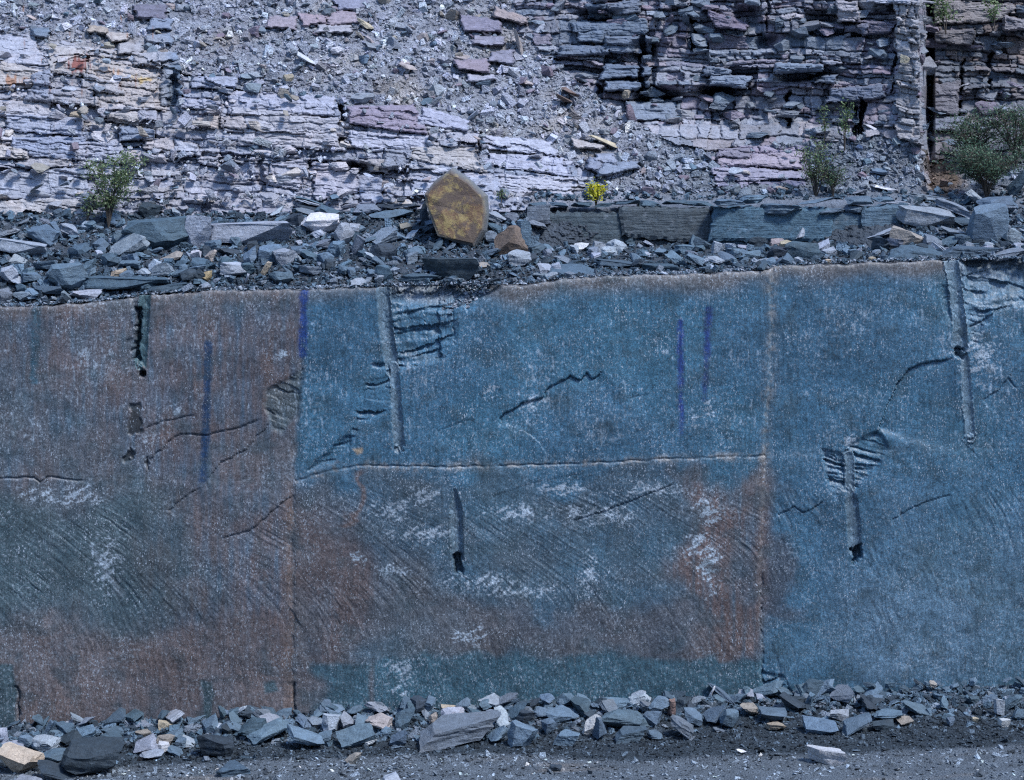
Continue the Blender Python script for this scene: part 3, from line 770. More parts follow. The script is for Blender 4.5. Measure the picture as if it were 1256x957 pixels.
# px, py, w, h, tilt, tone, kind, label (None: one of the look-alikes)
FLOOR_STONES = [
    (24, 933, 50, 30, 2, 'cream', 'block', 'cream rust-stained block at the bottom left corner'),
    (112, 928, 74, 40, 3, 'dark', 'round', 'big dark blue boulder, largest in the left floor rubble'),
    (68, 946, 46, 18, 18, 'dark', 'wedge', 'low dark stone right of the cream corner block'),
    (33, 958, 38, 12, 0, 'pale', 'slab', 'flat pale slab cut off by the bottom edge below the cream block'),
    (55, 911, 32, 20, -10, 'pale', 'round', 'speckled pale blue stone above the cream corner block'),
    (64, 926, 30, 15, -12, 'blue', 'round', None), (61, 893, 13, 20, 28, 'blue', 'slab', 'thin upright blue slab leaning on the wall at far left'),
    (3, 902, 14, 18, 0, 'pale', 'round', None), (15, 914, 42, 9, -4, 'pale', 'slab', None), (107, 899, 26, 20, -15, 'blue', 'block', None), (84, 905, 32, 16, -12, 'dark', 'wedge', None),
    (33, 908, 20, 14, 10, 'blue', 'round', None), (140, 903, 30, 12, 5, 'teal', 'slab', None),
    (178, 914, 32, 20, -20, 'pale', 'wedge', 'pale angular stone right of the big dark boulder'), (186, 925, 30, 11, -12, 'pale', 'slab', None), (201, 917, 18, 13, 5, 'white', 'block', None),
    (215, 921, 20, 12, 15, 'blue', 'wedge', None), (203, 889, 19, 10, 0, 'cream', 'block', 'small cream stone lying against the wall on the left rubble'),
    (257, 887, 22, 22, 3, 'blue', 'wedge', 'upright pointed blue stone below a teal scar of the wall'),
    (265, 914, 50, 25, 2, 'dark', 'round', 'rounded dark boulder in the left middle of the floor rubble'), (211, 903, 28, 14, -25, 'blue', 'slab', None), (176, 900, 18, 9, 0, 'tan', 'slab', None),
    (285, 942, 40, 12, -3, 'teal', 'slab', 'flat dark slab lying alone on the floor left of centre'),
    (310, 893, 34, 22, -8, 'teal', 'block', None), (330, 896, 52, 24, -16, 'blue', 'slab', 'long blue slab tilted up to the right below the left joint'), (348, 878, 24, 17, -8, 'blue', 'block', None),
    (374, 904, 46, 28, 22, 'blue', 'block', 'blue slab sliding down to the right below the left joint'), (398, 905, 20, 14, -8, 'blue', 'round', None), (407, 885, 26, 23, -6, 'pale', 'block', 'pale squarish block with banded front, right of the left joint'),
    (427, 884, 28, 19, 20, 'pale', 'wedge', None), (437, 903, 48, 23, 5, 'blue', 'wedge', 'wide blue wedge stone below the pale pink stones'), (454, 910, 18, 9, -18, 'white', 'slab', None),
    (465, 885, 32, 21, 12, 'pink', 'block', 'pinkish tan stone in the middle left of the floor rubble'), (497, 881, 30, 23, -10, 'teal', 'block', None), (488, 905, 24, 17, -8, 'blue', 'wedge', None),
    (473, 897, 12, 9, 0, 'blue', 'block', None), (532, 882, 16, 15, -15, 'tan', 'block', None), (552, 873, 26, 9, 4, 'cream', 'slab', 'small cream flat stone lying on the big flat slab'),
    (560, 893, 104, 32, -5, 'grey', 'slab', 'long grey flat slab, widest stone of the floor rubble'), (611, 900, 30, 22, -20, 'blue', 'wedge', None),
    (432, 931, 22, 13, -8, 'tan', 'wedge', 'lone tan stone on the floor below the pinkish stone'), (479, 954, 24, 10, 5, 'pale', 'block', 'pale stone at the bottom edge left of centre'),
    (641, 900, 36, 30, 3, 'blue', 'block', 'squarish blue block right of the long grey slab'), (696, 905, 30, 15, 0, 'blue', 'slab', None), (690, 876, 36, 19, -10, 'blue', 'wedge', None), (675, 890, 22, 18, 10, 'blue', 'block', None),
    (725, 889, 20, 26, 5, 'white', 'wedge', 'bright pale upright stone in the centre of the floor rubble'), (738, 894, 20, 27, 12, 'blue', 'wedge', None),
    (768, 880, 64, 24, 6, 'blue', 'block', 'broad blue block with streaked front right of centre'), (800, 878, 24, 20, 15, 'blue', 'block', None), (760, 861, 38, 13, 8, 'blue', 'slab', None), (810, 864, 28, 27, 30, 'blue', 'block', None),
    (772, 900, 40, 15, -3, 'teal', 'slab', None), (803, 901, 22, 11, 8, 'blue', 'wedge', None), (825, 868, 9, 21, 3, 'red', 'slab', 'thin reddish stone standing upright in the floor rubble'),
    (836, 890, 34, 28, 32, 'grey', 'slab', 'greenish grey leaf-shaped slab leaning right'), (850, 878, 24, 25, -10, 'blue', 'wedge', None), (878, 877, 28, 23, 0, 'blue', 'wedge', None),
    (894, 880, 26, 26, 20, 'blue', 'round', None), (873, 850, 7, 16, 22, 'white', 'slab', 'small white sliver standing at the foot of the wall'), (919, 868, 24, 19, 25, 'tan', 'wedge', None), (934, 855, 18, 13, 15, 'pale', 'round', None),
    (681, 942, 15, 7, 0, 'dark', 'slab', None), (909, 921, 12, 6, 15, 'white', 'slab', 'small white flake on the dark gravel'),
    (949, 877, 36, 15, 3, 'blue', 'block', None), (952, 890, 28, 9, -4, 'cream', 'slab', 'flat tan stone at the foot of the right rubble'), (993, 859, 13, 20, 18, 'blue', 'slab', None),
    (1006, 891, 46, 15, -2, 'blue', 'block', 'long low blue block behind the lone white rock'), (1030, 876, 24, 15, -5, 'pale', 'block', None), (1050, 888, 42, 22, -24, 'blue', 'block', 'blue block tilted up to the right, behind the lone white rock'),
    (1088, 877, 40, 11, -6, 'blue', 'slab', None), (1083, 889, 30, 11, 0, 'dark', 'block', None), (1126, 870, 32, 12, 26, 'blue', 'slab', None), (1158, 863, 14, 15, 15, 'blue', 'wedge', None),
    (1226, 868, 12, 21, -4, 'pale', 'slab', 'narrow pale stone standing upright at the far right'), (1231, 887, 13, 11, 0, 'white', 'round', 'small white stone at the far right end of the rubble'),
    (1196, 883, 9, 6, 0, 'cream', 'round', None), (1014, 925, 48, 21, 3, 'white', 'slab', 'lone whitish rock lying out on the gravel floor'), (1166, 885, 9, 11, 0, 'blue', 'block', None), (1250, 875, 20, 14, -20, 'blue', 'block', None),
    (1240, 860, 24, 14, -30, 'blue', 'slab', None), (1195, 858, 18, 10, 5, 'teal', 'block', None), (1110, 884, 20, 10, 10, 'tan', 'wedge', None),
]
def place_floor_stones():
    occ = []
    for (px, py, w, h, a, tone, kind, lab) in FLOOR_STONES:
        Y = floor_depth(px, py + h * 0.5)
        Wm = w * K(Y)
        Y = min(Y - 0.0, 24.98 - 0.30 * Wm)
        g = None if lab else 'mid-sized stones of the floor rubble'
        stone('floor_stone' if kind != 'slab' else 'floor_slab', px, py, w, h, Y, a, tone, kind, lab or 'mid-sized angular %s stone in the rubble along the foot of the wall' % WORD[tone], g, depth=0.6 if w > 40 else 0.8)
        occ.append((px, py, w, h))
    n = 0
    for i in range(1400):
        px = random.uniform(-60, 1316)
        foot = 898 - 0.040 * px
        py = foot + random.uniform(-12, 13 + 14 * (px < 230)) - 4
        s = random.triangular(11, 38, 16) if px < 1080 else random.uniform(8, 18)
        if any(abs(px - a) < b * 0.45 and abs(py - c) < d * 0.45 for a, c, b, d in occ): continue
        h = s * random.uniform(0.32, 0.72)
        Y = min(floor_depth(px, py + h * 0.5), 24.9)
        tone = random.choice(['blue'] * 5 + ['dark', 'dark', 'teal', 'teal', 'teal', 'grey', 'pale'] + ['tan'] * (i % 3 == 0))
        stone('rubble_stone', px, py, s, h, Y, random.uniform(-35, 35), tone, random.choice(['block', 'wedge', 'slab', 'slab', 'slab']), 'small slate stone wedged between the bigger stones of the floor rubble', 'small stones of the floor rubble', yaw=random.uniform(-3, 3))
        n += 1
        if n >= 220: break
place_floor_stones()

def build_low_sky_blocker():  # unseen face added behind the camera to block low sky and deepen contrast
    a = np.linspace(math.radians(200), math.radians(340), 90); h = np.linspace(0, 1, 40)
    A, Hh = np.meshgrid(a, h)
    r = 46 + 9 * Hh + 3 * fbm(A * 6, Hh * 5, 4, 810)
    X = r * np.cos(A); Y = 20 + r * np.sin(A) * 0.85; Z = -1 + 27 * Hh + 2 * fbm(A * 9, Hh * 3, 3, 811)
    idx = np.arange(X.size).reshape(X.shape)
    F = np.stack([idx[:-1, :-1], idx[:-1, 1:], idx[1:, 1:], idx[1:, :-1]], -1).reshape(-1, 4)
    C = np.tile([0.13, 0.145, 0.17], (X.size, 1)) * (1 + 0.5 * fbm(A * 12, Hh * 8, 3, 812)).reshape(-1, 1)
    link('low_sky_blocker', new_mesh('low_sky_blocker', np.stack([X, Y, Z], -1).reshape(-1, 3), F, M_STRATA, C), label='unseen dark rock face added behind the viewer to block low sky', kind='structure')
build_low_sky_blocker()

# ------------------------------------------------------------------ ledge and hillside above the wall
HC_X = [-420, -150, 0, 210, 420, 560, 640, 660, 740, 870, 1000, 1090, 1128, 1134, 1141, 1147, 1256, 1680]
HC_Y = [400, 372, 335, 302, 262, 250, 236, 200, 140, 80, 20, -60, -240]
HC = np.array([
    # -420  -150   0     210    420   560   640   660   740   870   1000  1090  1128  1134  1141  1147  1256  1680
    [25.06, 25.06, 25.06, 25.06, 25.06, 25.06, 25.06, 25.06, 25.06, 25.06, 25.06, 25.06, 25.06, 25.06, 25.06, 25.06, 25.06, 25.06],
    [25.25, 25.25, 25.25, 25.2, 25.06, 25.06, 25.06, 25.06, 25.06, 25.06, 25.06, 25.06, 25.06, 25.06, 25.06, 25.06, 25.06, 25.06],
    [25.7, 25.7, 25.7, 25.6, 25.5, 25.5, 25.5, 25.5, 25.5, 25.3, 25.1, 25.1, 25.1, 25.1, 25.1, 25.1, 25.1, 25.1],
    [26.6, 26.6, 26.6, 26.6, 26.5, 26.5, 26.6, 27.0, 27.35, 27.35, 27.1, 26.6, 26.3, 26.3, 26.3, 26.3, 26.2, 26.2],
    [27.7, 27.7, 27.7, 27.7, 27.5, 27.4, 27.4, 27.45, 27.45, 27.45, 27.45, 27.4, 27.4, 27.4, 27.4, 27.4, 27.3, 27.3],
    [27.8, 27.8, 27.8, 27.8, 27.7, 27.7, 27.6, 27.7, 27.8, 28.0, 28.0, 27.8, 27.8, 27.8, 27.8, 27.8, 27.7, 27.7],
    [27.9, 27.9, 27.9, 27.9, 27.85, 27.9, 27.9, 27.9, 28.1, 28.7, 28.8, 28.7, 28.6, 28.6, 28.6, 28.6, 28.4, 28.4],
    [28.2, 28.2, 28.2, 28.15, 28.1, 28.2, 28.3, 28.35, 28.6, 29.0, 29.3, 29.2, 29.1, 29.3, 30.0, 29.7, 29.4, 29.4],
    [28.7, 28.7, 28.7, 28.6, 28.4, 28.8, 29.2, 29.2, 29.5, 29.8, 29.8, 29.5, 29.3, 30.2, 31.6, 30.4, 30.3, 30.3],
    [29.2, 29.2, 29.2, 29.1, 29.2, 29.6, 29.9, 29.9, 30.0, 30.0, 29.95, 29.7, 29.4, 30.5, 32.0, 30.8, 30.7, 30.7],
    [30.3, 30.3, 30.3, 30.2, 30.2, 30.5, 30.6, 30.5, 30.2, 30.1, 30.05, 29.8, 29.5, 30.6, 32.2, 31.0, 30.9, 30.9],
    [31.5, 31.5, 31.5, 31.5, 31.5, 31.5, 31.3, 31.0, 30.5, 30.3, 30.2, 30.0, 29.8, 30.8, 32.4, 31.2, 31.1, 31.1],
    [33.5, 33.5, 33.5, 33.5, 33.5, 33.4, 32.6, 32.0, 31.2, 31.0, 30.9, 30.8, 30.8, 31.5, 33.0, 32.0, 31.9, 31.9]])
def hillY(px, py):
    px = np.atleast_1d(np.asarray(px, float)); py = np.atleast_1d(np.asarray(py, float))
    ys = np.array(HC_Y[::-1], float); xs = np.array(HC_X, float); G = HC[::-1]
    i = np.clip(np.searchsorted(xs, px) - 1, 0, len(xs) - 2); j = np.clip(np.searchsorted(ys, py) - 1, 0, len(ys) - 2)
    u = np.clip((px - xs[i]) / (xs[i + 1] - xs[i]), 0, 1); v = np.clip((py - ys[j]) / (ys[j + 1] - ys[j]), 0, 1)
    r = (G[j, i] * (1 - u) + G[j, i + 1] * u) * (1 - v) + (G[j + 1, i] * (1 - u) + G[j + 1, i + 1] * u) * v
    top = lerp_curve(TOP, px)
    return np.where(py > top - 4, np.minimum(r, 25.12), r)
def hill_normal(px, py):
    px = np.atleast_1d(np.asarray(px, float)); py = np.atleast_1d(np.asarray(py, float))
    a = np.stack(P(px - 6, py, hillY(px - 6, py)), -1); b = np.stack(P(px + 6, py, hillY(px + 6, py)), -1)
    c = np.stack(P(px, py - 6, hillY(px, py - 6)), -1); d = np.stack(P(px, py + 6, hillY(px, py + 6)), -1)
    n = np.cross(b - a, c - d); n /= np.linalg.norm(n, axis=1, keepdims=True) + 1e-9
    n[n[:, 2] < 0] *= -1
    return n

# boundary of scree over the left ledges, and of scree against the right cliff
L1 = [(-420, 10), (0, 38), (60, 47), (200, 76), (235, 92), (300, 112), (420, 126), (520, 142), (600, 168), (700, 196), (760, 226), (2000, 226)]
CLIFF = [(625, -260), (622, -5), (640, 40), (668, 66), (722, 112), (782, 150), (838, 182), (880, 186), (960, 178), (1060, 166), (1128, 176), (1142, 200), (1700, 200), (1700, -260)]
def zone(px, py):
    """0 scree, 1 left ledges, 2 right cliff, 3 rubble bench"""
    z = np.where(py > 262, 3, 0)
    z = np.where((py > lerp_curve(L1, px)) & (py <= 262) & (px < 720), 1, z)
    z = np.where(in_poly(px, py, CLIFF), 2, z)
    z = np.where((px > 880) & (px < 990) & (py > 180) & (py < 228), 1, z)
    z = np.where((px > 650) & (py > 238) & (z != 2), 3, z)
    return z

def scree_tone(px, py):
    c = np.empty(px.shape + (3,)); c[:] = (0.275, 0.300, 0.362)
    n = fbm(px / 60, py / 40, 3, 90); n2 = fbm(px / 110, py / 60, 3, 91)
    m = smooth(0.0, 0.5, n)[..., None]; c = c * (1 - m) + np.array([0.21, 0.225, 0.275]) * m
    m = smooth(0.05, 0.5, n2)[..., None] * 0.6; c = c * (1 - m) + np.array([0.33, 0.305, 0.29]) * m
    m = smooth(780, 940, px + 0.5 * py - 50)[..., None] * 0.75; c = c * (1 - m) + np.array([0.15, 0.185, 0.235]) * m
    m = (smooth(246, 262, py) * 0.95)[..., None]; c = c * (1 - m) + np.array([0.055, 0.072, 0.095]) * m
    m = soft_poly(px, py, [(1130, 182), (1165, 190), (1185, 225), (1160, 245), (1135, 240)], 10)[..., None]; c = c * (1 - m) + np.array([0.15, 0.115, 0.095]) * m
    return c

PALE = np.array([(0.36, 0.365, 0.42), (0.31, 0.325, 0.385), (0.39, 0.38, 0.42), (0.28, 0.305, 0.365), (0.40, 0.375, 0.365), (0.26, 0.285, 0.345), (0.31, 0.305, 0.345)])
CLFC = np.array([(0.150, 0.185, 0.235), (0.120, 0.155, 0.205), (0.185, 0.210, 0.255), (0.165, 0.150, 0.195), (0.105, 0.140, 0.185), (0.22, 0.23, 0.265), (0.150, 0.165, 0.20)])
FARC = np.array([(0.100, 0.118, 0.145), (0.108, 0.112, 0.128), (0.085, 0.105, 0.132), (0.125, 0.115, 0.118)])

BIG = [
    (20, 62, 60, 34, 0.10, (0.40, 0.40, 0.45), .10), (22, 95, 56, 30, 0.10, (0.42, 0.38, 0.36), .12), (85, 76, 52, 34, 0.13, (0.42, 0.39, 0.38), .10), (150, 92, 86, 26, 0.20, (0.44, 0.39, 0.36), .12),
    (170, 116, 80, 30, 0.12, (0.42, 0.37, 0.35), .08), (75, 118, 85, 18, 0.02, (0.26, 0.27, 0.32), .34), (125, 104, 50, 16, 0.25, (0.24, 0.27, 0.33), .30), (50, 102, 22, 30, 0.0, (0.22, 0.25, 0.32), .2),
    (20, 133, 90, 20, 0.06, (0.42, 0.40, 0.42), .16), (55, 153, 95, 22, 0.05, (0.36, 0.37, 0.43), .12), (60, 181, 90, 26, 0.03, (0.30, 0.32, 0.39), .16), (15, 188, 40, 14, 0.15, (0.48, 0.43, 0.40), .34),
    (55, 200, 70, 10, 0, (0.36, 0.34, 0.35), .15), (50, 228, 120, 40, 0.05, (0.36, 0.37, 0.42), .10), (40, 258, 130, 26, 0.02, (0.42, 0.40, 0.40), .08), (120, 186, 60, 26, 0.0, (0.38, 0.38, 0.43), .10),
    (345, 128, 130, 26, 0.03, (0.38, 0.38, 0.44), .12), (350, 150, 140, 24, 0.06, (0.40, 0.385, 0.41), .10), (360, 171, 130, 22, 0.04, (0.42, 0.40, 0.42), .14), (285, 150, 30, 16, 0, (0.40, 0.36, 0.36), .1),
    (472, 144, 90, 30, 0.06, (0.27, 0.23, 0.28), .26), (545, 148, 60, 18, 0.22, (0.36, 0.36, 0.43), .14), (475, 173, 100, 20, 0.06, (0.40, 0.40, 0.46), .10), (545, 192, 90, 22, 0.10, (0.42, 0.39, 0.38), .10),
    (635, 178, 90, 18, 0.12, (0.42, 0.42, 0.48), .12), (645, 200, 100, 18, 0.10, (0.40, 0.40, 0.47), .08), (640, 226, 130, 22, 0.06, (0.42, 0.41, 0.45), .08), (560, 228, 110, 24, 0.04, (0.37, 0.38, 0.44), .06),
    (352, 214, 44, 34, 0, (0.38, 0.37, 0.41), .14), (412, 222, 56, 40, -0.02, (0.39, 0.375, 0.42), .12), (455, 232, 30, 36, 0, (0.34, 0.35, 0.41), .05), (460, 203, 44, 16, 0.05, (0.34, 0.32, 0.32), .2), (486, 196, 30, 26, 0.1, (0.26, 0.27, 0.31), .2),
    (168, 164, 44, 16, 0.03, (0.24, 0.27, 0.33), .34), (150, 145, 40, 16, 0.06, (0.44, 0.40, 0.38), .22), (195, 178, 40, 16, 0.12, (0.42, 0.38, 0.38), .16), (228, 184, 34, 18, 0.05, (0.40, 0.40, 0.44), .28),
    (255, 192, 30, 20, 0.1, (0.38, 0.37, 0.40), .2), (255, 150, 26, 14, 0, (0.44, 0.37, 0.33), .2), (262, 101, 56, 14, 0.02, (0.33, 0.34, 0.40), .2), (210, 104, 24, 50, 0, (0.15, 0.19, 0.24), .1), (245, 128, 50, 12, 0.08, (0.36, 0.36, 0.42), .2),
    (185, 15, 40, 18, 0.05, (0.17, 0.16, 0.20), .25), (197, 30, 30, 14, 0, (0.22, 0.25, 0.31), .2), (195, 48, 32, 12, 0, (0.20, 0.24, 0.30), .22), (160, 60, 30, 14, 0, (0.20, 0.23, 0.29), .22), (180, 72, 34, 16, 0, (0.24, 0.27, 0.33), .22), (205, 70, 26, 12, 0, (0.22, 0.26, 0.33), .2),
    (145, 46, 26, 12, 0.05, (0.44, 0.38, 0.34), .3), (120, 36, 24, 10, 0.1, (0.38, 0.31, 0.25), .3), (50, 40, 22, 12, 0, (0.15, 0.19, 0.24), .3),
    (345, 28, 36, 16, 0.05, (0.30, 0.255, 0.28), .2), (385, 24, 34, 14, 0, (0.32, 0.255, 0.28), .2), (420, 22, 36, 18, 0, (0.32, 0.265, 0.29), .2), (430, 5, 40, 14, 0, (0.24, 0.24, 0.30), .2), (410, 36, 44, 10, 0, (0.36, 0.34, 0.36), .2),
    (590, 30, 50, 18, 0.1, (0.22, 0.20, 0.25), .25), (600, 50, 40, 12, 0.05, (0.26, 0.25, 0.30), .2), (580, 80, 42, 16, 0.05, (0.26, 0.215, 0.25), .3), (615, 70, 30, 16, 0, (0.24, 0.23, 0.28), .25), (625, 20, 40, 12, 0.3, (0.34, 0.28, 0.27), .3), (590, 96, 36, 8, 0, (0.34, 0.33, 0.38), .2),
    (930, 197, 110, 16, 0.0, (0.34, 0.29, 0.33), .14), (935, 214, 120, 14, 0.0, (0.31, 0.29, 0.35), .12), (900, 188, 40, 12, 0, (0.22, 0.20, 0.24), .2), (720, 178, 40, 10, 0.2, (0.40, 0.36, 0.35), .25),
    (735, 205, 30, 14, 0.4, (0.22, 0.24, 0.30), .3), (760, 205, 50, 14, -0.1, (0.22, 0.25, 0.31), .3), (742, 194, 26, 12, 0, (0.26, 0.28, 0.34), .25), (740, 248, 110, 14, 0.0, (0.26, 0.28, 0.33), .35),
    # cliff
    (750, 40, 90, 30, 0.0, (0.150, 0.185, 0.235), .22), (770, 55, 60, 20, 0, (0.16, 0.19, 0.24), .34), (768, 88, 60, 16, 0, (0.15, 0.185, 0.24), .36), (770, 105, 56, 12, 0, (0.16, 0.195, 0.25), .30), (735, 14, 30, 18, 0, (0.11, 0.14, 0.185), .2), (765, 10, 40, 18, -0.15, (0.16, 0.18, 0.22), .3),
    (715, 62, 60, 12, 0, (0.14, 0.17, 0.22), .26), (800, 135, 60, 24, 0, (0.21, 0.24, 0.29), .10), (895, 28, 44, 16, 0.2, (0.20, 0.17, 0.215), .25), (895, 100, 50, 16, 0.05, (0.20, 0.235, 0.29), .36), (880, 88, 34, 10, 0.03, (0.18, 0.21, 0.26), .3), (980, 84, 60, 12, -0.02, (0.20, 0.24, 0.30), .4),
    (1010, 97, 30, 10, 0, (0.17, 0.20, 0.25), .35), (1050, 115, 70, 18, -0.1, (0.15, 0.17, 0.22), .30), (1040, 14, 28, 26, 0, (0.36, 0.335, 0.35), .35), (1090, 2, 54, 8, 0, (0.36, 0.37, 0.42), .3), (1075, 34, 44, 16, 0, (0.165, 0.15, 0.185), .2), (1050, 35, 30, 12, 0, (0.16, 0.16, 0.20), .2),
    (1155, 120, 46, 36, 0.05, (0.17, 0.158, 0.172), .18), (1165, 45, 60, 16, 0.0, (0.19, 0.17, 0.17), .25), (1190, 15, 100, 26, 0.02, (0.25, 0.222, 0.215), .12), (1160, 153, 40, 16, 0, (0.19, 0.20, 0.235), .2), (1245, 30, 30, 16, 0.1, (0.24, 0.22, 0.23), .3),
]

def rust(px, py, C):
    n = fbm(px / 3.5, py / 30, 3, 141); n2 = fbm(px / 9, py / 9, 3, 142)
    def lay(m, c):
        m = np.clip(m, 0, 1)[..., None]; C[:] = C * (1 - m) + np.array(c) * m
    on = smooth(140, 128, py) * smooth(215, 200, px)
    lay(on * 0.7 * np.exp(-((px - 140) / 80) ** 2) * smooth(30, 60, py), (0.35, 0.325, 0.325))
    lay(on * 0.9 * smooth(-0.05, 0.5, n + 0.9 * np.exp(-(((px - 94) / 16) ** 2 + ((py - 78) / 15) ** 2)) - 0.38), (0.17, 0.045, 0.035))
    lay(on * 0.8 * smooth(0.0, 0.35, n + 0.8 * np.exp(-(((px - 20) / 26) ** 2 + ((py - 99) / 9) ** 2)) - 0.5), (0.27, 0.13, 0.07))
    lay(on * 0.8 * smooth(0.0, 0.4, n2 + 0.9 * np.exp(-(((px - 174) / 13) ** 2 + ((py - 98) / 8) ** 2)) - 0.5), (0.46, 0.33, 0.13))
    lay(on * 0.8 * smooth(0.0, 0.35, n + 0.7 * np.exp(-(((px - 142) / 14) ** 2 + ((py - 88) / 8) ** 2)) - 0.45), (0.32, 0.18, 0.10))

def build_hill():
    xs = np.concatenate([np.linspace(-420, -31, 40), np.arange(-30, 1288, 1.5), np.linspace(1290, 1680, 40)])
    top = lerp_curve(TOP, xs)
    t = np.concatenate([np.linspace(0, 0.375, 26)[:-1], np.linspace(0.375, 0.80, 225)[:-1], np.linspace(0.80, 1, 60)])
    PX = np.repeat(xs[None], len(t), 0); PY = -240 + (top[None] + 12 + 240) * t[:, None]
    shp = PX.shape
    Y = hillY(PX.ravel(), PY.ravel()).reshape(shp)
    # wandering outlines between scree, ledges and cliff
    wpx = PX + 14 * fbm(PX / 30, PY / 24, 3, 98); wpy = PY + 9 * fbm(PX / 26, PY / 22, 3, 99)
    Zn = zone(wpx, wpy)
    RL, idL, hcL, hbL, smL = bed_relief(PX, PY, 300, 3.4, 8.5, 12, 70, 0.07, 0.05, 0.05, 0.09, 0.042)
    RR, idR, hcR, hbR, smR = bed_relief(PX, PY, 400, 4.0, 9, 8, 34, 0.012, 0.075, 0.075, 0.12, 0.065)
    RP, idP, hcP, hbP, smP = bed_relief(PX, PY, 500, 6, 12, 10, 22, 0.16, 0.05, 0.08, 0.05, 0.05)
    pil = (np.abs(PX - 1115 + 13 * fbm(PX / 26, PY / 22, 3, 96)) < 15) & (PY < 190) & (Zn == 2)
    isL = Zn == 1; isR = (Zn == 2) & ~pil
    R = np.where(isL, RL, np.where(pil, RP + 0.16, np.where(isR, RR, 0)))
    cell = np.where(isL, idL, np.where(pil, idP + 40000000, np.where(isR, idR + 80000000, -1))).astype(np.int64)
    C = scree_tone(PX, PY) * 0.8
    pick = lambda T, h, s_: T[np.clip((_hash(np.floor(h * 9973), h * 0, s_) * len(T)).astype(int), 0, len(T) - 1)]
    br = lambda h, s_, a: (1 - a + 2 * a * _hash(np.floor(h * 7919), h * 0, s_))[..., None]
    CL = (pick(PALE, hcL, 1) * 0.5 + pick(PALE, hbL, 2) * 0.5) * np.array([0.79, 0.835, 0.905])
    C = np.where(isL[..., None], CL * br(hcL, 3, 0.13), C)
    far = PX > 1140
    CR_ = np.where(far[..., None], pick(FARC, hcR, 4), pick(CLFC, hcR, 5) * 0.6 + pick(CLFC, hbR, 6) * 0.4) * br(hcR, 7, 0.2) * np.array([1.32, 1.22, 1.20])
    C = np.where(isR[..., None], CR_, C)
    C = np.where(pil[..., None], np.array([0.27, 0.275, 0.305]) * br(hcP, 8, 0.25), C)
    lil = ((PX > 870) & isL)[..., None]; C = np.where(lil, C * np.array([0.80, 0.72, 0.80]), C)
    # large slabs
    jx = PX + 4 * fbm(PX / 16, PY / 9, 3, 181) + 1.5 * perlin(PX / 5, PY / 5, 182); jy = PY + 2.6 * fbm(PX / 24, PY / 20, 3, 183) + 0.9 * perlin(PX / 6, PY / 5, 184)
    for k, (bx, by, w, h, dip, c, p) in enumerate(BIG):
        i = np.where((xs > bx - w) & (xs < bx + w))[0]
        if len(i) == 0: continue
        sl = np.s_[:, i[0]:i[-1] + 1]
        u = jx[sl] - bx; v = jy[sl] - by - dip * u
        rk = random.Random(k)
        sk = rk.uniform(-.35, .35); u = u - sk * v
        hw = w * .5 * (1 + 0.10 * np.sign(v) * rk.uniform(-1, 1)); hh = h * .5 * (1 - 0.35 * rk.random() * (u / (w * .5)) * rk.choice((-1, 1)))
        dd = np.minimum(hw - np.abs(u), hh - np.abs(v))
        m = dd > 0
        if not m.any(): continue
        z0 = Zn[sl]
        m &= (z0 != 3)
        q = R[sl]
        flat = np.where(isL[sl], 0.55, 0.25) * q
        lam = 0.02 * fbm(PX[sl] / 30, v / 2.2, 3, 190 + k) + 0.035 * fbm(PX[sl] / 24, PY[sl] / 12, 3, 220 + k)
        edge = np.minimum(1, (dd / 2.0).clip(0)) 
        R[sl] = np.where(m, flat + lam + np.where(isL[sl], 0.5, 0.8) * p * (0.55 + 0.45 * edge) + 0.05 * u / w * rk.uniform(-1, 1), q - 0.05 * np.exp(-np.abs(dd) / 1.2) * (~m))
        cell[sl] = np.where(m, 900000000 + k, cell[sl])
        cc = C[sl]; cc[:] = np.where(m[..., None], np.array(c) * np.array([0.79, 0.835, 0.905]) * (1 + 0.14 * fbm(PX[sl] / 20, v / 5, 3, 250 + k))[..., None], cc)
    # open fissures in the cliff
    for (x, y0, y1, w, dp) in [(851, -30, 66, 4.5, .7), (1057, 118, 170, 4, .8), (1050, 128, 172, 3, .6), (967, 108, 160, 3, .4), (788, 40, 118, 3.5, .5), (420, 120, 182, 6, .5), 
                               (735, 100, 135, 4, .4), (1096, 60, 120, 2, .25), (213, 88, 135, 8, .35), (590, 150, 190, 3, .3), (320, 180, 240, 6, .25), (1215, 60, 160, 3, .4), (1180, 70, 140, 2.5, .35), (940, -10, 40, 2, .25)]:
        i = np.where((xs > x - 30) & (xs < x + 30))[0]; sl = np.s_[:, i[0]:i[-1] + 1]
        d = np.abs(PX[sl] - x + 7 * fbm(PX[sl] / 40, PY[sl] / 14, 3, 260 + int(x)))
        wv = w * (0.6 + 0.8 * _hash(np.floor(PY[sl] / 6), PY[sl] * 0, int(x)))
        R[sl] -= 0.7 * dp * smooth(wv, wv * 0.4, d) * smooth(y0, y0 + 8, PY[sl]) * smooth(y1, y1 - 8, PY[sl])
    # hollows under the overhangs
    for (x, y, rx, ry, dp) in [(805, 117, 26, 9, .5), (878, 112, 20, 6, .5), (735, 20, 24, 7, .35), (790, 62, 14, 14, .4), (985, 94, 26, 6, .4), (940, 52, 12, 8, .3), (230, 35, 14, 12, .3), (440, 205, 12, 6, .4), (1005, 30, 20, 14, .3), (915, 20, 14, 12, .3)]:
        R -= dp * np.exp(-(((jx - x) / rx) ** 4 + ((jy - y) / ry) ** 4))
    loose = (Zn == 0) | (Zn == 3)
    R = np.where(loose & (cell < 900000000), 0.05 * fbm(PX / 26, PY / 18, 4, 94) + 0.07 * fbm(PX / 7, PY / 5, 3, 97), R)
    rust(PX, PY, C)
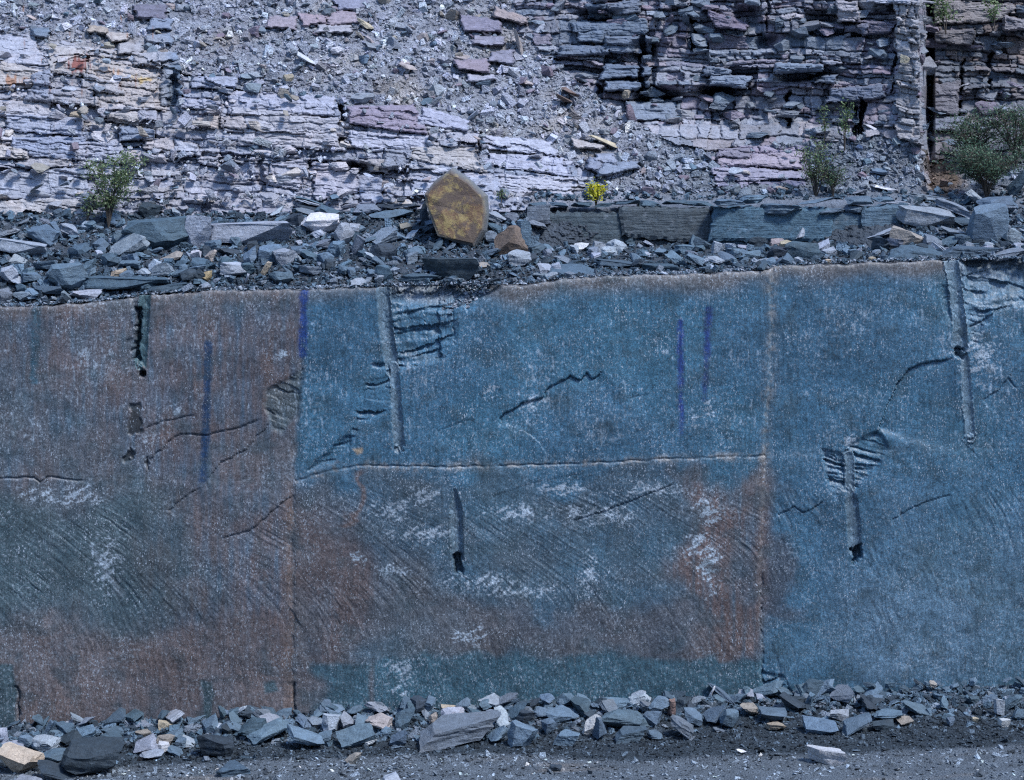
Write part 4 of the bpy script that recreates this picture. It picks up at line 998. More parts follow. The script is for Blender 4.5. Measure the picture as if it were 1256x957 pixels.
    C *= (1 + 0.16 * fbm(PX / 11, PY / 6, 3, 185) + 0.10 * fbm(PX / 3, PY / 2, 2, 186))[..., None]
    C = np.clip(C, 0.015, 0.7)
    Yd = Y - R
    Yd = np.where(PY > top[None] - 1, 25.38, np.maximum(Yd, 25.10 + 0.2 * smooth(14, 2, top[None] - PY)))
    W = np.stack(P(PX, PY, Yd), -1)
    idx = np.arange(PX.size).reshape(shp)
    F = np.stack([idx[:-1, :-1], idx[1:, :-1], idx[1:, 1:], idx[:-1, 1:]], -1).reshape(-1, 4)
    cx = np.s_[:-1, :-1]
    pxf = PX[cx].ravel(); pyf = PY[cx].ravel(); cf = cell[cx].ravel(); zf = Zn[cx].ravel()
    part = np.where(pyf > 262, 2, np.where(zf == 2, 1, 0)); part = np.where((zf == 3), 2, part)
    V = W.reshape(-1, 3); C = C.reshape(-1, 3)
    out = []
    for k, (nm, lb) in enumerate([('hillside', 'pale slope of scree and broken slate ledges behind the wall'), ('cliff', 'dark bedded slate cliff at the upper right'), ('rock_ledge', 'rubble covered ledge on top of the wall')]):
        out.append(link(nm, None, label=lb, kind='structure'))
    inview = (pxf > -10) & (pxf < 1266) & (pyf > -5)
    def emit(nm, mask, parent, kind=None, mat=M_STRATA):
        f = F[mask]; u, inv = np.unique(f, return_inverse=True)
        link(nm, new_mesh(nm, V[u], inv.reshape(-1, 4), mat, C[u], False), parent, kind=kind)
    for k in (0, 1):
        m = (part == k) & (cf >= 0)
        ids, cnt = np.unique(cf[m & inview], return_counts=True)
        order = ids[np.argsort(-cnt)][:295]; order = order[np.sort(-cnt)[:295] < -18]
        keep = np.isin(cf, order) & m
        o = np.argsort(cf[keep], kind='stable'); fi = np.where(keep)[0][o]
        cuts = np.where(np.diff(cf[fi]))[0] + 1
        for g in np.split(fi, cuts):
            w_ = pxf[g].max() - pxf[g].min(); h_ = pyf[g].max() - pyf[g].min()
            nm = 'rock_slab' if w_ > 3 * h_ else 'rock_block'
            f = F[g]; u, inv = np.unique(f, return_inverse=True)
            link(nm, new_mesh(nm, V[u], inv.reshape(-1, 4), M_STRATA, C[u]), out[k])
        emit('bedrock', m & ~keep, out[k], 'stuff')
        rest = (part == k) & (cf < 0)
        if rest.any(): emit('loose_ground', rest, out[k], 'stuff', M_CHIP)
        print('parts', out[k].name, len(cuts) + 1, len(ids))
    emit('loose_ground', part == 2, out[2], 'stuff', M_CHIP)
    return out
HILL, CLIFFO, LEDGE = build_hill()

# angular pieces standing proud of the bedrock (overhanging noses, half loosened blocks)
PNP = {}
def proto_np(kind, i):
    key = (kind, i)
    if key not in PNP:
        me = PROTO[kind][i]; me.calc_loop_triangles()
        v = np.empty(len(me.vertices) * 3); me.vertices.foreach_get('co', v)
        t = np.empty(len(me.loop_triangles) * 3, np.int32); me.loop_triangles.foreach_get('vertices', t)
        PNP[key] = (v.reshape(-1, 3), t.reshape(-1, 3))
    return PNP[key]
def build_noses():
    r = random.Random(77)
    for parent, zn, x0, x1, n, pal in ((HILL, 1, -20, 1000, 150, PALE), (CLIFFO, 2, 620, 1276, 230, CLFC)):
        Vs, Fs, Cs = [], [], []; off = 0
        for _ in range(n * 8):
            if len(Vs) >= n: break
            px = r.uniform(x0, x1); py = r.uniform(-5, 256)
            if int(zone(np.array([px]), np.array([py]))[0]) != zn: continue
            if float(fbm(np.array([px / 40.]), np.array([py / 30.]), 2, 152)[0]) < -0.05: continue
            w = min(8 + r.expovariate(1 / 8), 34); h = w * r.uniform(0.28, 0.6)
            v, t = proto_np(r.choice(['block', 'slab', 'wedge', 'block']), r.randrange(14))
            Y0 = float(hillY(px, py)[0]); k = K(Y0)
            m = np.array(Matrix.Rotation(r.gauss(0.03, .09), 3, 'Y') @ Matrix.Rotation(r.gauss(0.1, .2), 3, 'X') @ Matrix.Rotation(r.gauss(0, .4), 3, 'Z'))
            V = (v * np.array([w * k, max(0.35, 0.8 * w * k), h * k])) @ m.T
            V[:, 1] += -(r.uniform(0.02, 0.20)) - V[:, 1].min() - 0.02
            Vs.append(V + np.array(P(px, py, Y0))); Fs.append(t + off); off += len(v)
            Cs.append(np.tile(pal[r.randrange(len(pal))] * r.uniform(.8, 1.25), (len(v), 1)))
        me = new_mesh('proud_block', np.concatenate(Vs), np.concatenate(Fs), M_STRATA, np.concatenate(Cs))
        link('proud_blocks', me, parent, kind='stuff')
build_noses()

def block_mesh(px, py, w, h, prot, depth, color, nx, nz, seed, rough=0.02, lam=1.0, dip=0.0, colfun=None, cham=0.16, yaw=None, lean=None, base=None):
    r = np.random.default_rng(seed)
    Y0 = float(hillY(px, py)[0]) if base is None else base
    k = K(Y0); W = w * k; H = h * k
    u = np.linspace(-.5, .5, nx + 1); v = np.linspace(-.5, .5, nz + 1)
    # uneven spacing so that chamfers stay narrow
    u[1:-1] += r.normal(0, 0.06 / nx, nx - 1) if nx > 1 else 0
    U, Vv = np.meshgrid(u, v)
    cj = r.normal(0, 0.07, (2, 2, 2))
    su, sv = U + .5, Vv + .5
    jx = (cj[0, 0, 0] * (1 - su) + cj[0, 1, 0] * su) * (1 - sv) + (cj[1, 0, 0] * (1 - su) + cj[1, 1, 0] * su) * sv
    jz = (cj[0, 0, 1] * (1 - su) + cj[0, 1, 1] * su) * (1 - sv) + (cj[1, 0, 1] * (1 - su) + cj[1, 1, 1] * su) * sv
    x = (U + jx * min(1, h / w * 1.2)) * W
    z = (Vv + jz * 1.2) * H
    c = cham * min(W, H)
    bu = (np.abs(U) > 0.499); bv = (np.abs(Vv) > 0.499)
    edge = np.where(bu | bv, c * r.uniform(0.3, 1.5, U.shape), 0)
    x = np.where(bu, x, x); 
    so = seed * 3.77
    lamz = np.floor(Vv * H / 0.045 + 0.9 * fbm(U * W / 0.35 + so, Vv * 0 + so, 2, 201))
    rel = 0.030 * (_hash(lamz, np.floor(U * W / 0.30 + 3 * _hash(lamz, lamz, 3)), seed) - .5) + 0.05 * fbm(U * W / 0.30 + so, Vv * H / 0.16 + so, 3, 202)
    y = -prot + edge + r.normal(0, rough * 0.35, U.shape) + lam * rel * min(1.0, 0.4 + H / 0.2) + (r.normal(0, 0.16) if yaw is None else yaw) * U * W + (r.normal(0.05, 0.14) if lean is None else lean) * Vv * H
    z = z + np.where(bv, r.normal(0, 0.025 * H, U.shape), 0)
    x = x + np.where(bu, r.normal(0, 0.02 * min(W, H), U.shape), 0)
    z = z - dip * x
    front = np.stack([x, y, z], -1).reshape(-1, 3)
    ring = [(0, i) for i in range(nx + 1)] + [(j, nx) for j in range(1, nz + 1)] + [(nz, i) for i in range(nx - 1, -1, -1)] + [(j, 0) for j in range(nz - 1, 0, -1)]
    rid = np.array([a * (nx + 1) + b for a, b in ring])
    back = front[rid].copy(); back[:, 1] = depth
    Vt = np.concatenate([front, back])
    idx = np.arange((nx + 1) * (nz + 1)).reshape(nz + 1, nx + 1)
    F1 = np.stack([idx[:-1, :-1], idx[:-1, 1:], idx[1:, 1:], idx[1:, :-1]], -1).reshape(-1, 4)
    m = len(rid); nb = len(front)
    a = rid; b = np.roll(rid, -1); ba = nb + np.arange(m); bb = np.roll(ba, -1)
    F2 = np.stack([a, ba, bb, b], -1)
    Fc = np.concatenate([F1, F2])
    Fc = np.concatenate([Fc[:, [0, 1, 2]], Fc[:, [0, 2, 3]]])
    o = np.array(P(px, py, Y0))
    C = np.tile(np.asarray(color, float), (len(Vt), 1))
    if colfun is not None:
        C = colfun((Vt[:, 0] / k + px), (py - Vt[:, 2] / k), C)
    return Vt + o, Fc, C

# ---- scree chips over the slope, in the gaps of the ledges, gravel on the rubble bench
def scatter(n, test, sizef, name, label, cat, x0=-120, x1=1376, y0=-200, y1=385, colf=None, lift=0.1, **kw):
    px = rng.uniform(x0, x1, n); py = rng.uniform(y0, y1, n)
    keep = test(px, py) & (py < lerp_curve(TOP, px) - 1)
    px, py = px[keep], py[keep]
    Y = hillY(px, py)
    nrm = hill_normal(px, py)
    sz = sizef(len(px), px, py)
    pos = np.stack(P(px, py, Y), -1) + nrm * (sz * lift)[:, None]
    pos[:, 1] = np.maximum(pos[:, 1], 25.05 + sz * 0.4)
    chips(name, pos, nrm, sz, np.clip(colf(px, py), 0.015, 0.7), label=label, cat=cat, **kw)

def in_big(px, py, grow=0):
    m = np.zeros(px.shape, bool)
    for (bx, by, w, h, dip, c, p) in BIG:
        m |= (np.abs(px - bx) < w * .5 + grow) & (np.abs(py - by - dip * (px - bx)) < h * .5 + grow)
    return m
def on_block_wall(px, py):
    return (px > 652) & (px < 1108) & (py > 246) & (py < 303)
def build_scree():
    def scol(px, py): return scree_tone(px, py) * rng.lognormal(0.05, 0.33, (len(px), 1)) * (1 + rng.normal(0, 0.02, (len(px), 3)))
    def clump(px, py): return fbm(px / 34, py / 22, 3, 160)
    scatter(56000, lambda x, y: (zone(x, y) == 0) & (y < 250) & ~in_big(x, y), lambda n, x, y: np.clip(rng.lognormal(-3.5, 0.58, n) * (1 + 1.1 * clump(x, y)), 0.011, 0.12), 'scree', 'fine grey scree chips covering the slope above the ledges', 'scree', colf=scol, lift=0.3, flat=(0.35, 0.85), tilt=0.6)
    scatter(22000, lambda x, y: (zone(x, y) == 1) & (clump(x, y) > -0.12) & ~in_big(x, y), lambda n, x, y: np.clip(rng.lognormal(-3.5, 0.5, n), 0.012, 0.11), 'ledge_debris', 'small broken slate lying on the pale rock ledges', 'rubble', colf=scol, lift=2.0)
    def gcol(px, py):
        base = chip_cols(len(px), ['blue', 'teal', 'teal', 'blue', 'dark', 'dark', 'grey'], 0.4)
        m = smooth(345, 325, py)[:, None] * 0
        return base * (1 - m)
    scatter(30000, lambda x, y: (zone(x, y) == 3) & ~on_block_wall(x, y), lambda n, x, y: np.clip(rng.lognormal(-3.6, 0.5, n) * (1 + 0.8 * clump(x, y)), 0.012, 0.12), 'ledge_gravel', 'small blue-grey slate gravel between the stones on the ledge', 'gravel', y0=225, colf=gcol, lift=0.4, flat=(0.3, 0.8), tilt=0.55)
    # gravel drawn out along the very edge of the wall
    n = 5200
    px = rng.uniform(-60, 1316, n); tp = lerp_curve(TOP, px)
    Yv = 25.06 + rng.gamma(1.5, 0.12, n)
    z = CAM_H - (tp - PY0) * 0.01 + 0.01 + 0.02 * rng.random(n)
    sz = np.clip(rng.lognormal(-3.95, 0.45, n), 0.009, 0.05)
    pos = np.stack([(px - PX0) * K(Yv), Yv, z], -1)
    nn = 900
    qx = rng.uniform(520, 606, nn); qy = rng.uniform(347, 384, nn)
    ok = in_poly(qx, qy, [(535, 345), (612, 345), (600, 362), (568, 380), (545, 384), (538, 366)]); qx, qy = qx[ok], qy[ok]
    qY = 25 + 0.03 + 0.26 * np.clip((388 - qy) / 42, 0, 1.1) + 0.02
    pos = np.concatenate([pos, np.stack([(qx - PX0) * 0.01, qY, CAM_H - (qy - PY0) * 0.01], -1)]); n = len(pos)
    sz = np.concatenate([sz, np.clip(rng.lognormal(-3.6, 0.45, len(qx)), 0.012, 0.06)])
    chips('edge_gravel', pos, np.tile([0, -.1, 1.0], (n, 1)), sz, chip_cols(n, ['grey', 'pale', 'blue', 'pale', 'teal'], 0.35), label='pale gravel lying along the very edge of the wall', cat='gravel')
build_scree()

def build_scree_stones():
    n = 0
    for i in range(4000):
        px = random.uniform(-20, 1276); py = random.uniform(-10, 246)
        z = int(zone(np.array([px]), np.array([py]))[0])
        if z not in (0, 1): continue
        if z == 1 and random.random() < 0.6: continue
        cl = float(fbm(np.array([px / 34]), np.array([py / 22]), 3, 160)[0])
        if random.random() > 0.35 + cl: continue
        s = min(8 + random.expovariate(1 / 4.5), 26); h = s * random.uniform(0.45, 0.85)
        Y = float(hillY(px, py)[0]) - 0.06 - (0.16 if z == 1 else 0)
        tone = random.choice(['pale', 'pale', 'grey', 'grey', 'pink', 'purple', 'tan', 'blue'] if px < 800 else ['grey', 'blue', 'purple', 'grey', 'pale'])
        where = 'on the scree slope' if z == 0 else 'on the pale rock ledges'
        stone('scree_stone', px, py, s, h, Y, random.gauss(8, 22), tone, random.choice(['block', 'slab', 'wedge', 'wedge']), 'angular slate stone lying loose ' + where, 'loose stones ' + where, yaw=random.uniform(-3, 3), tilt=random.uniform(-.3, .5))
        n += 1
        if n >= 270: break
build_scree_stones()
SP = [(413, 62, 16, 10, -10, 'white', 'bright pale stone lying alone on the upper scree'), (354, 96, 12, 10, 0, 'cream', 'small cream stone on the scree above the smooth ledge'), (375, 72, 22, 8, 28, 'white', 'long pale stone lying slantwise on the middle scree'),
      (360, 62, 14, 18, -20, 'pale', 'pale upright stone above the slantwise pale stone'), (448, 30, 20, 14, 25, 'cream', 'cream stone beside the purple blocks high on the scree'), (500, 82, 22, 9, 18, 'pink', 'pinkish flat stone in the middle of the scree'),
      (94, 140, 18, 9, 6, 'cream', 'cream flat stone on the ledge below the rust streaks'), (692, 122, 22, 12, 25, 'red', 'reddish slab sliding on the scree below the cliff'), (700, 113, 20, 10, 30, 'red', 'upper reddish slab on the scree below the cliff'),
      (773, 140, 18, 26, -15, 'purple', 'purplish pointed stone standing at the foot of the cliff'), (740, 172, 30, 7, 24, 'cream', 'long cream splinter on the lower scree'), (637, 55, 14, 40, -14, 'pink', 'long pinkish slab leaning at the top of the scree beside the cliff'),
      (1067, 155, 14, 5, 25, 'white', 'small white splinter at the foot of the cliff'), (310, 108, 20, 12, 0, 'grey', 'grey stone above the smooth ledge'), (1110, 72, 12, 9, 0, 'cream', 'small cream block on the pale pillar'), (768, 115, 10, 11, 0, 'cream', 'small cream block under the cliff overhang')]
for (px, py, w, h, a, tone, lab) in SP:
    Y = float(hillY(px, py)[0]) - (0.14 if px < 1000 else 0.3)
    stone('scree_stone', px, py, w, h, Y, a, tone, 'block', lab)

# ------------------------------------------------------------------ low wall of dark blocks on the ledge
def build_block_wall():
    root = link('block_wall', None, label='low wall of dark blue sawn blocks on the ledge at the right', cat='rock wall')
    # px, py, w, h, prot, colour
    B = [(704, 279, 106, 46, .20, (0.060, 0.085, 0.105)), (814, 273, 114, 37, .24, (0.062, 0.082, 0.100)), (813, 303, 98, 22, .18, (0.060, 0.080, 0.095)), (776, 296, 30, 10, .22, (0.09, 0.12, 0.15)),
         (945, 277, 152, 44, .16, (0.060, 0.118, 0.172)), (920, 304, 110, 16.5, .12, (0.052, 0.090, 0.125)), (1045, 284, 64, 44, .10, (0.068, 0.120, 0.172)), (1085, 270, 56, 36, .16, (0.075, 0.125, 0.175)), (1060, 305, 70, 20, .12, (0.10, 0.14, 0.18)),
         (700, 252, 110, 9, .22, (0.136, 0.150, 0.177)), (812, 250, 116, 9, .26, (0.150, 0.163, 0.190)), (890, 248, 36, 12, .26, (0.088, 0.122, 0.163)), (922, 246, 34, 12, .30, (0.102, 0.136, 0.177)), (955, 255, 50, 14, .34, (0.109, 0.143, 0.184)),
         (1000, 247, 44, 12, .32, (0.102, 0.136, 0.170)), (1018, 257, 40, 8, .36, (0.122, 0.150, 0.184)), (1070, 246, 60, 10, .30, (0.129, 0.150, 0.184)), (1050, 256, 30, 12, .3, (0.116, 0.136, 0.170)), (660, 262, 30, 20, .3, (0.109, 0.136, 0.177))]
    for i, (px, py, w, h, p, c) in enumerate(B):
        if h <= 16:
            for q in range(max(1, int(w / 26))):
                nq = max(1, int(w / 26)); ww = w / nq
                o = stone('cap_slab', px - w / 2 + ww * (q + .5), py + random.uniform(-2, 2), ww * random.uniform(0.85, 1.15), h * random.uniform(0.6, 1.0), 27.52 - random.uniform(0, .10) - (0.18 if px > 868 else 0.0), random.gauss(0, 4), 'teal' if px < 868 else 'blue', 'slab', parent=root, cat=None, depth=0.9, tilt=random.uniform(0, .1))
            continue
        def cf(x, y, C, c=c):
            n = fbm(x / 11, y / 11, 3, 170); w_ = smooth(0.35, 0.6, fbm(x / 3, y / 3, 2, 171))[:, None]
            C = C * (1 + 0.3 * n[:, None]); return C * (1 - 0.3 * w_) + np.array([0.3, 0.34, 0.4]) * 0.3 * w_
        V, F, C = block_mesh(px, py, w, h, p, 0.5, c, max(3, int(w / 4)), max(3, int(h / 4)), 5000 + i, rough=0.006 if h > 16 else 0.015, dip=0.02, colfun=cf, cham=0.05 if h > 16 else .15, yaw=0.0 if h > 16 else None, lean=0.05, base=27.55 if px < 868 else 27.30, lam=0.12 if h > 16 else 1.0)
        link('block' if h > 16 else 'cap_slab', new_mesh('block', V, F, M_STRATA, C), root)
build_block_wall()

# ------------------------------------------------------------------ lichen boulder (outline from the photograph, real thickness)
def build_boulder():
    pts = [(553, 208), (574, 222), (594, 241), (595, 262), (593, 282), (582, 302), (560, 297), (538, 289), (528, 266), (523, 250), (521, 238), (533, 223)]
    Y0 = 26.55; k = K(Y0); cx, cy = 558, 302
    bm = bmesh.new()
    r = random.Random(5)
    rings = []
    for (s, y, sh) in [(0.90, -0.20, 0), (1.0, -0.165, 0), (1.06, 0.10, 0.02), (0.98, 0.32, 0.05), (0.7, 0.42, 0.06)]:
        ring = []
        for (a, b) in pts:
            mx, my = 558, 256
            x = (mx + (a - mx) * s - cx) * k + sh; z = -(my + (b - my) * s - cy) * k
            ring.append(bm.verts.new((x + r.gauss(0, .006), y + 0.16 * (z / 1.0) + 0.10 * x + r.gauss(0, .008), z)))
        rings.append(ring)
    n = len(pts)
    for a, b in zip(rings, rings[1:]):
        for i in range(n): bm.faces.new((a[i], a[(i + 1) % n], b[(i + 1) % n], b[i]))
    bm.faces.new(rings[-1])
    # front: fan with relief
    inner = []
    for (a, b) in pts:
        mx, my = 558, 256
        x = (mx + (a - mx) * 0.5 - cx) * k; z = -(my + (b - my) * 0.5 - cy) * k
        inner.append(bm.verts.new((x, -0.215 + 0.16 * z + 0.10 * x + r.gauss(0, .012), z)))
    for i in range(n): bm.faces.new((rings[0][(i + 1) % n], rings[0][i], inner[i], inner[(i + 1) % n]))
    c = bm.verts.new((0, -0.20 + 0.16 * 0.5, 46 * k))
    for i in range(n): bm.faces.new((inner[(i + 1) % n], inner[i], c))
    bmesh.ops.recalc_face_normals(bm, faces=bm.faces[:])
    me = bpy.data.meshes.new('boulder'); bm.to_mesh(me)
    front = {v.index for v in bm.verts if v in rings[0] or v in inner or v is c}
    bm.free()
    at = me.attributes.new('col', 'FLOAT_COLOR', 'POINT')
    rr = set(range(0, n)) | set(range(5 * n, 6 * n + 1)) | set(range(n, 2 * n))
    for i in range(len(me.vertices)):
        v = 1.0 if (i < n or i >= 5 * n) else (0.35 if i < 2 * n else 0.0)
        at.data[i].color = (v, v, v, 1)
    me.materials.append(M_LICHEN)
    o = link('boulder', me, label='big upright boulder covered in yellow and rust lichen on the ledge', cat='boulder')
    o.location = P(cx, cy, Y0)
build_boulder()

# ------------------------------------------------------------------ stones on the ledge
LEDGE_STONES = [
    (25, 304, 58, 19, 6, 'pale', 'slab', 'long pale slab at the left end of the ledge'), (53, 288, 36, 30, 25, 'blue', 'block', None), (70, 284, 18, 26, -28, 'blue', 'slab', None), (86, 281, 28, 22, 30, 'pale', 'slab', None),
    (158, 301, 46, 27, -12, 'pale', 'wedge', 'pale wedge rock with sharp tip below the sapling'), (199, 287, 84, 36, -4, 'teal', 'block', 'wide dark blue layered block left of the upright slab'), (242, 284, 36, 44, 14, 'pale', 'slab', 'upright pale slab leaning against the dark layered block'),
    (302, 286, 92, 26, -3, 'pale', 'slab', 'long smooth pale slab right of the upright slab'), (84, 340, 46, 29, -5, 'blue', 'block', 'dark blue block near the wall edge below the ledge slab'), (150, 293, 28, 22, 5, 'blue', 'block', None),
    (104, 361, 36, 11, -4, 'pale', 'slab', None), (150, 347, 92, 12, 0, 'teal', 'slab', 'long dark flat slab near the wall edge at the left'), (210, 352, 60, 10, -2, 'teal', 'slab', None), (12, 337, 26, 24, -20, 'pale', 'block', None),
    (55, 324, 34, 14, -8, 'blue', 'slab', None), (160, 323, 28, 15, 15, 'blue', 'wedge', None), (190, 328, 16, 18, 0, 'pale', 'wedge', None), (210, 315, 28, 13, -18, 'tan', 'wedge', None), (241, 314, 18, 17, -15, 'white', 'round', 'bright round stone in front of the upright slab'),
    (258, 314, 16, 19, 15, 'tan', 'wedge', None), (232, 338, 26, 15, 5, 'dark', 'round', 'small dark rounded stone left of the yellowish stone'), (254, 338, 15, 17, 15, 'yellow', 'wedge', 'yellowish pointed stone on the ledge at the left'), (146, 336, 20, 10, 0, 'cream', 'block', 'small cream stone below the pale wedge rock'),
    (178, 334, 20, 10, 12, 'pale', 'slab', None), (278, 309, 30, 11, 6, 'dark', 'slab', None), (305, 314, 22, 27, 5, 'blue', 'wedge', None), (287, 330, 34, 20, 10, 'pale', 'block', None), (303, 342, 7, 13, 20, 'pale', 'slab', None),
    (40, 340, 26, 14, 10, 'blue', 'block', None), (110, 325, 20, 16, -25, 'blue', 'block', None), (125, 300, 20, 12, 0, 'blue', 'block', None), (22, 320, 22, 12, 0, 'pale', 'block', None), (10, 285, 30, 14, -15, 'pale', 'slab', None), (60, 355, 34, 12, 4, 'teal', 'slab', None),
    (391, 275, 50, 21, -4, 'white', 'slab', 'broad pale slab under the stack of thin plates'), (397, 263, 52, 5, 14, 'grey', 'slab', None), (393, 257, 46, 5, 14, 'dark', 'slab', None), (390, 251, 42, 5, 16, 'pale', 'slab', None), (380, 246, 34, 5, 16, 'blue', 'slab', None),
    (422, 287, 28, 30, -10, 'pale', 'round', 'pale rounded boulder right of the broad pale slab'), (412, 306, 22, 22, 5, 'blue', 'block', None), (390, 300, 30, 13, -5, 'grey', 'wedge', None), (331, 312, 32, 22, 0, 'blue', 'round', 'round blue stone right of the ledge centre-left heap'),
    (365, 305, 26, 14, 10, 'blue', 'wedge', None), (439, 302, 20, 27, 18, 'grey', 'slab', None), (440, 273, 11, 24, 10, 'dark', 'slab', None), (470, 290, 34, 20, -8, 'grey', 'wedge', None), (497, 278, 16, 14, 25, 'tan', 'wedge', 'small tan stone left of the lichen boulder'),
    (505, 289, 18, 12, -12, 'pale', 'wedge', None), (470, 309, 32, 20, 0, 'dark', 'round', None), (554, 326, 66, 26, -3, 'dark', 'slab', 'dark layered slab in front of the lichen boulder'), (520, 262, 12, 30, -4, 'dark', 'slab', None), (480, 262, 44, 10, -6, 'blue', 'slab', None), (450, 256, 34, 8, -3, 'grey', 'slab', None), (490, 252, 46, 7, -4, 'dark', 'slab', None),
    (326, 330, 14, 20, 28, 'cream', 'slab', 'small cream splinter near the wall edge at the left joint'), (345, 340, 30, 12, 0, 'blue', 'block', None), (380, 330, 26, 12, 6, 'grey', 'slab', None), (515, 340, 46, 10, -3, 'teal', 'slab', None),
    (623, 297, 40, 37, -18, 'brown', 'wedge', 'brown-faced wedge rock right of the lichen boulder'), (642, 286, 22, 34, -6, 'blue', 'slab', None), (636, 316, 30, 21, 5, 'pale', 'round', None), (602, 291, 16, 16, -8, 'grey', 'round', None), (673, 331, 28, 16, 8, 'pale', 'wedge', None), (690, 318, 22, 14, 20, 'grey', 'block', None),
    (608, 266, 26, 18, 25, 'pale', 'slab', None), (660, 305, 22, 16, -10, 'blue', 'block', None), (660, 275, 24, 10, 20, 'grey', 'slab', None), (712, 303, 20, 11, 5, 'white', 'block', 'small bright stone in front of the dark block wall'), (747, 308, 20, 9, 0, 'pale', 'slab', None), (790, 312, 18, 9, -6, 'pale', 'block', None),
    (757, 324, 46, 9, 4, 'teal', 'slab', 'flat dark slab on the gravel before the block wall'), (700, 334, 60, 9, 0, 'teal', 'slab', None), (810, 328, 40, 8, 0, 'teal', 'slab', None), (857, 320, 32, 16, 25, 'blue', 'block', None), (862, 299, 24, 15, 8, 'teal', 'block', None), (881, 304, 16, 15, 0, 'pale', 'block', None), (912, 305, 14, 8, 0, 'pale', 'block', None),
    (925, 312, 20, 10, 0, 'blue', 'block', None), (893, 316, 24, 12, 12, 'blue', 'wedge', None),
    (981, 287, 20, 18, -25, 'pale', 'wedge', 'pale angular stone leaning before the block wall'), (952, 299, 18, 11, 0, 'pink', 'round', None), (964, 300, 20, 10, -5, 'cream', 'round', 'small cream rounded stone beside the pinkish one on the ledge'), (955, 311, 28, 18, 0, 'dark', 'round', None), (985, 309, 36, 22, 0, 'teal', 'round', None),
    (1070, 318, 9, 6, 0, 'cream', 'round', 'tiny cream pebble on the wall edge at the right'), (1015, 321, 7, 6, 0, 'cream', 'round', None), (1083, 286, 32, 8, -22, 'pale', 'slab', None), (1135, 268, 56, 21, 3, 'pale', 'slab', 'pale layered slab at the right end of the block wall'), (1114, 293, 40, 22, 0, 'tan', 'block', 'pale tan block under the layered slab'),
    (1143, 297, 26, 15, 0, 'grey', 'block', None), (1211, 278, 42, 46, 0, 'blue', 'round', 'large upright blue boulder at the right end of the ledge'), (1170, 254, 42, 20, 18, 'grey', 'slab', None), (1198, 244, 30, 20, 40, 'pale', 'slab', None), (1225, 250, 44, 16, -4, 'blue', 'slab', None), (1249, 226, 26, 32, 35, 'teal', 'slab', 'dark slab tilted down at the right edge below the bushes'),
    (1187, 310, 62, 14, 2, 'teal', 'slab', 'long dark flat slab below the large blue boulder'), (1236, 313, 36, 15, -14, 'grey', 'slab', None), (1240, 290, 26, 26, 20, 'grey', 'block', None), (1170, 285, 32, 16, 20, 'grey', 'slab', None), (1165, 297, 24, 12, -10, 'blue', 'wedge', None), (1180, 272, 26, 12, 12, 'teal', 'wedge', None), (1130, 311, 70, 10, 0, 'teal', 'slab', None),
    (1100, 250, 34, 10, 5, 'pale', 'slab', None), (1140, 243, 40, 10, 8, 'grey', 'slab', None), (1050, 236, 26, 7, -8, 'pale', 'slab', None), (960, 231, 18, 8, -6, 'tan', 'wedge', None), (1085, 231, 30, 7, 12, 'white', 'slab', None),
]
def place_ledge_stones():
    occ = []
    for (px, py, w, h, a, tone, kind, lab) in LEDGE_STONES:
        pb = min(py + h * 0.42, float(lerp_curve(TOP, px)) - 2)
        Y = float(hillY(px, pb)[0]) - 0.02
        if 650 < px < 1110 and py > 262: Y = min(Y, 27.15)
        Y = max(Y, 25.1 + 0.32 * w * 0.01)
        if w > 34: w, h = w * 1.14, h * 1.16
        g = None if lab else 'mid-sized stones on the ledge'
        stone('ledge_slab' if kind == 'slab' else 'ledge_stone', px, py, w, h, Y, a, tone, kind, lab or 'mid-sized angular %s stone in the rubble on the ledge' % WORD[tone], g, depth=0.55 if w > 40 else 0.75, yaw=random.uniform(-.3, .3))
        occ.append((px, py, w, h))
    n = 0
    for i in range(3000):
        px = random.uniform(-50, 1306); top = float(lerp_curve(TOP, px))
        py = random.uniform(258 if px < 640 else (232 if random.random() < .35 else 296), top - 6)
        if 650 < px < 1110 and 240 < py < 298: continue
        if any(abs(px - a) < b * 0.3 and abs(py - c) < d * 0.3 for a, c, b, d in occ): continue
        s = random.triangular(9, 32, 12); h = s * random.uniform(0.4, 0.85)
        Y = max(float(hillY(px, py + h * .3)[0]) - 0.03, 25.15)
        tone = random.choice(['blue'] * 5 + ['teal', 'teal', 'teal', 'dark', 'dark', 'grey', 'grey', 'pale', 'pale'] + ['tan'] * (i % 4 == 0))
        stone('ledge_rubble', px, py, s, h, Y, random.gauss(0, 22), tone, random.choice(['block', 'wedge', 'slab', 'slab', 'round']), 'small slate stone filling the gaps of the rubble on the ledge', 'small stones on the ledge', yaw=random.uniform(-3, 3))
        n += 1
        if n >= 290: break
place_ledge_stones()

# ------------------------------------------------------------------ plants
def tube(V, F, pts, r0, r1, seg=5):
    base = len(V); n = len(pts)
    for i, p in enumerate(pts):
        p = Vector(p); d = (Vector(pts[min(i + 1, n - 1)]) - Vector(pts[max(i - 1, 0)])).normalized()
        a = d.orthogonal().normalized(); b = d.cross(a); r = r0 + (r1 - r0) * i / (n - 1)
        for s in range(seg):
            t = 6.2832 * s / seg; V.append(tuple(p + (a * math.cos(t) + b * math.sin(t)) * r))
    for i in range(n - 1):
        for s in range(seg):
            F.append((base + i * seg + s, base + i * seg + (s + 1) % seg, base + (i + 1) * seg + (s + 1) % seg, base + (i + 1) * seg + s))

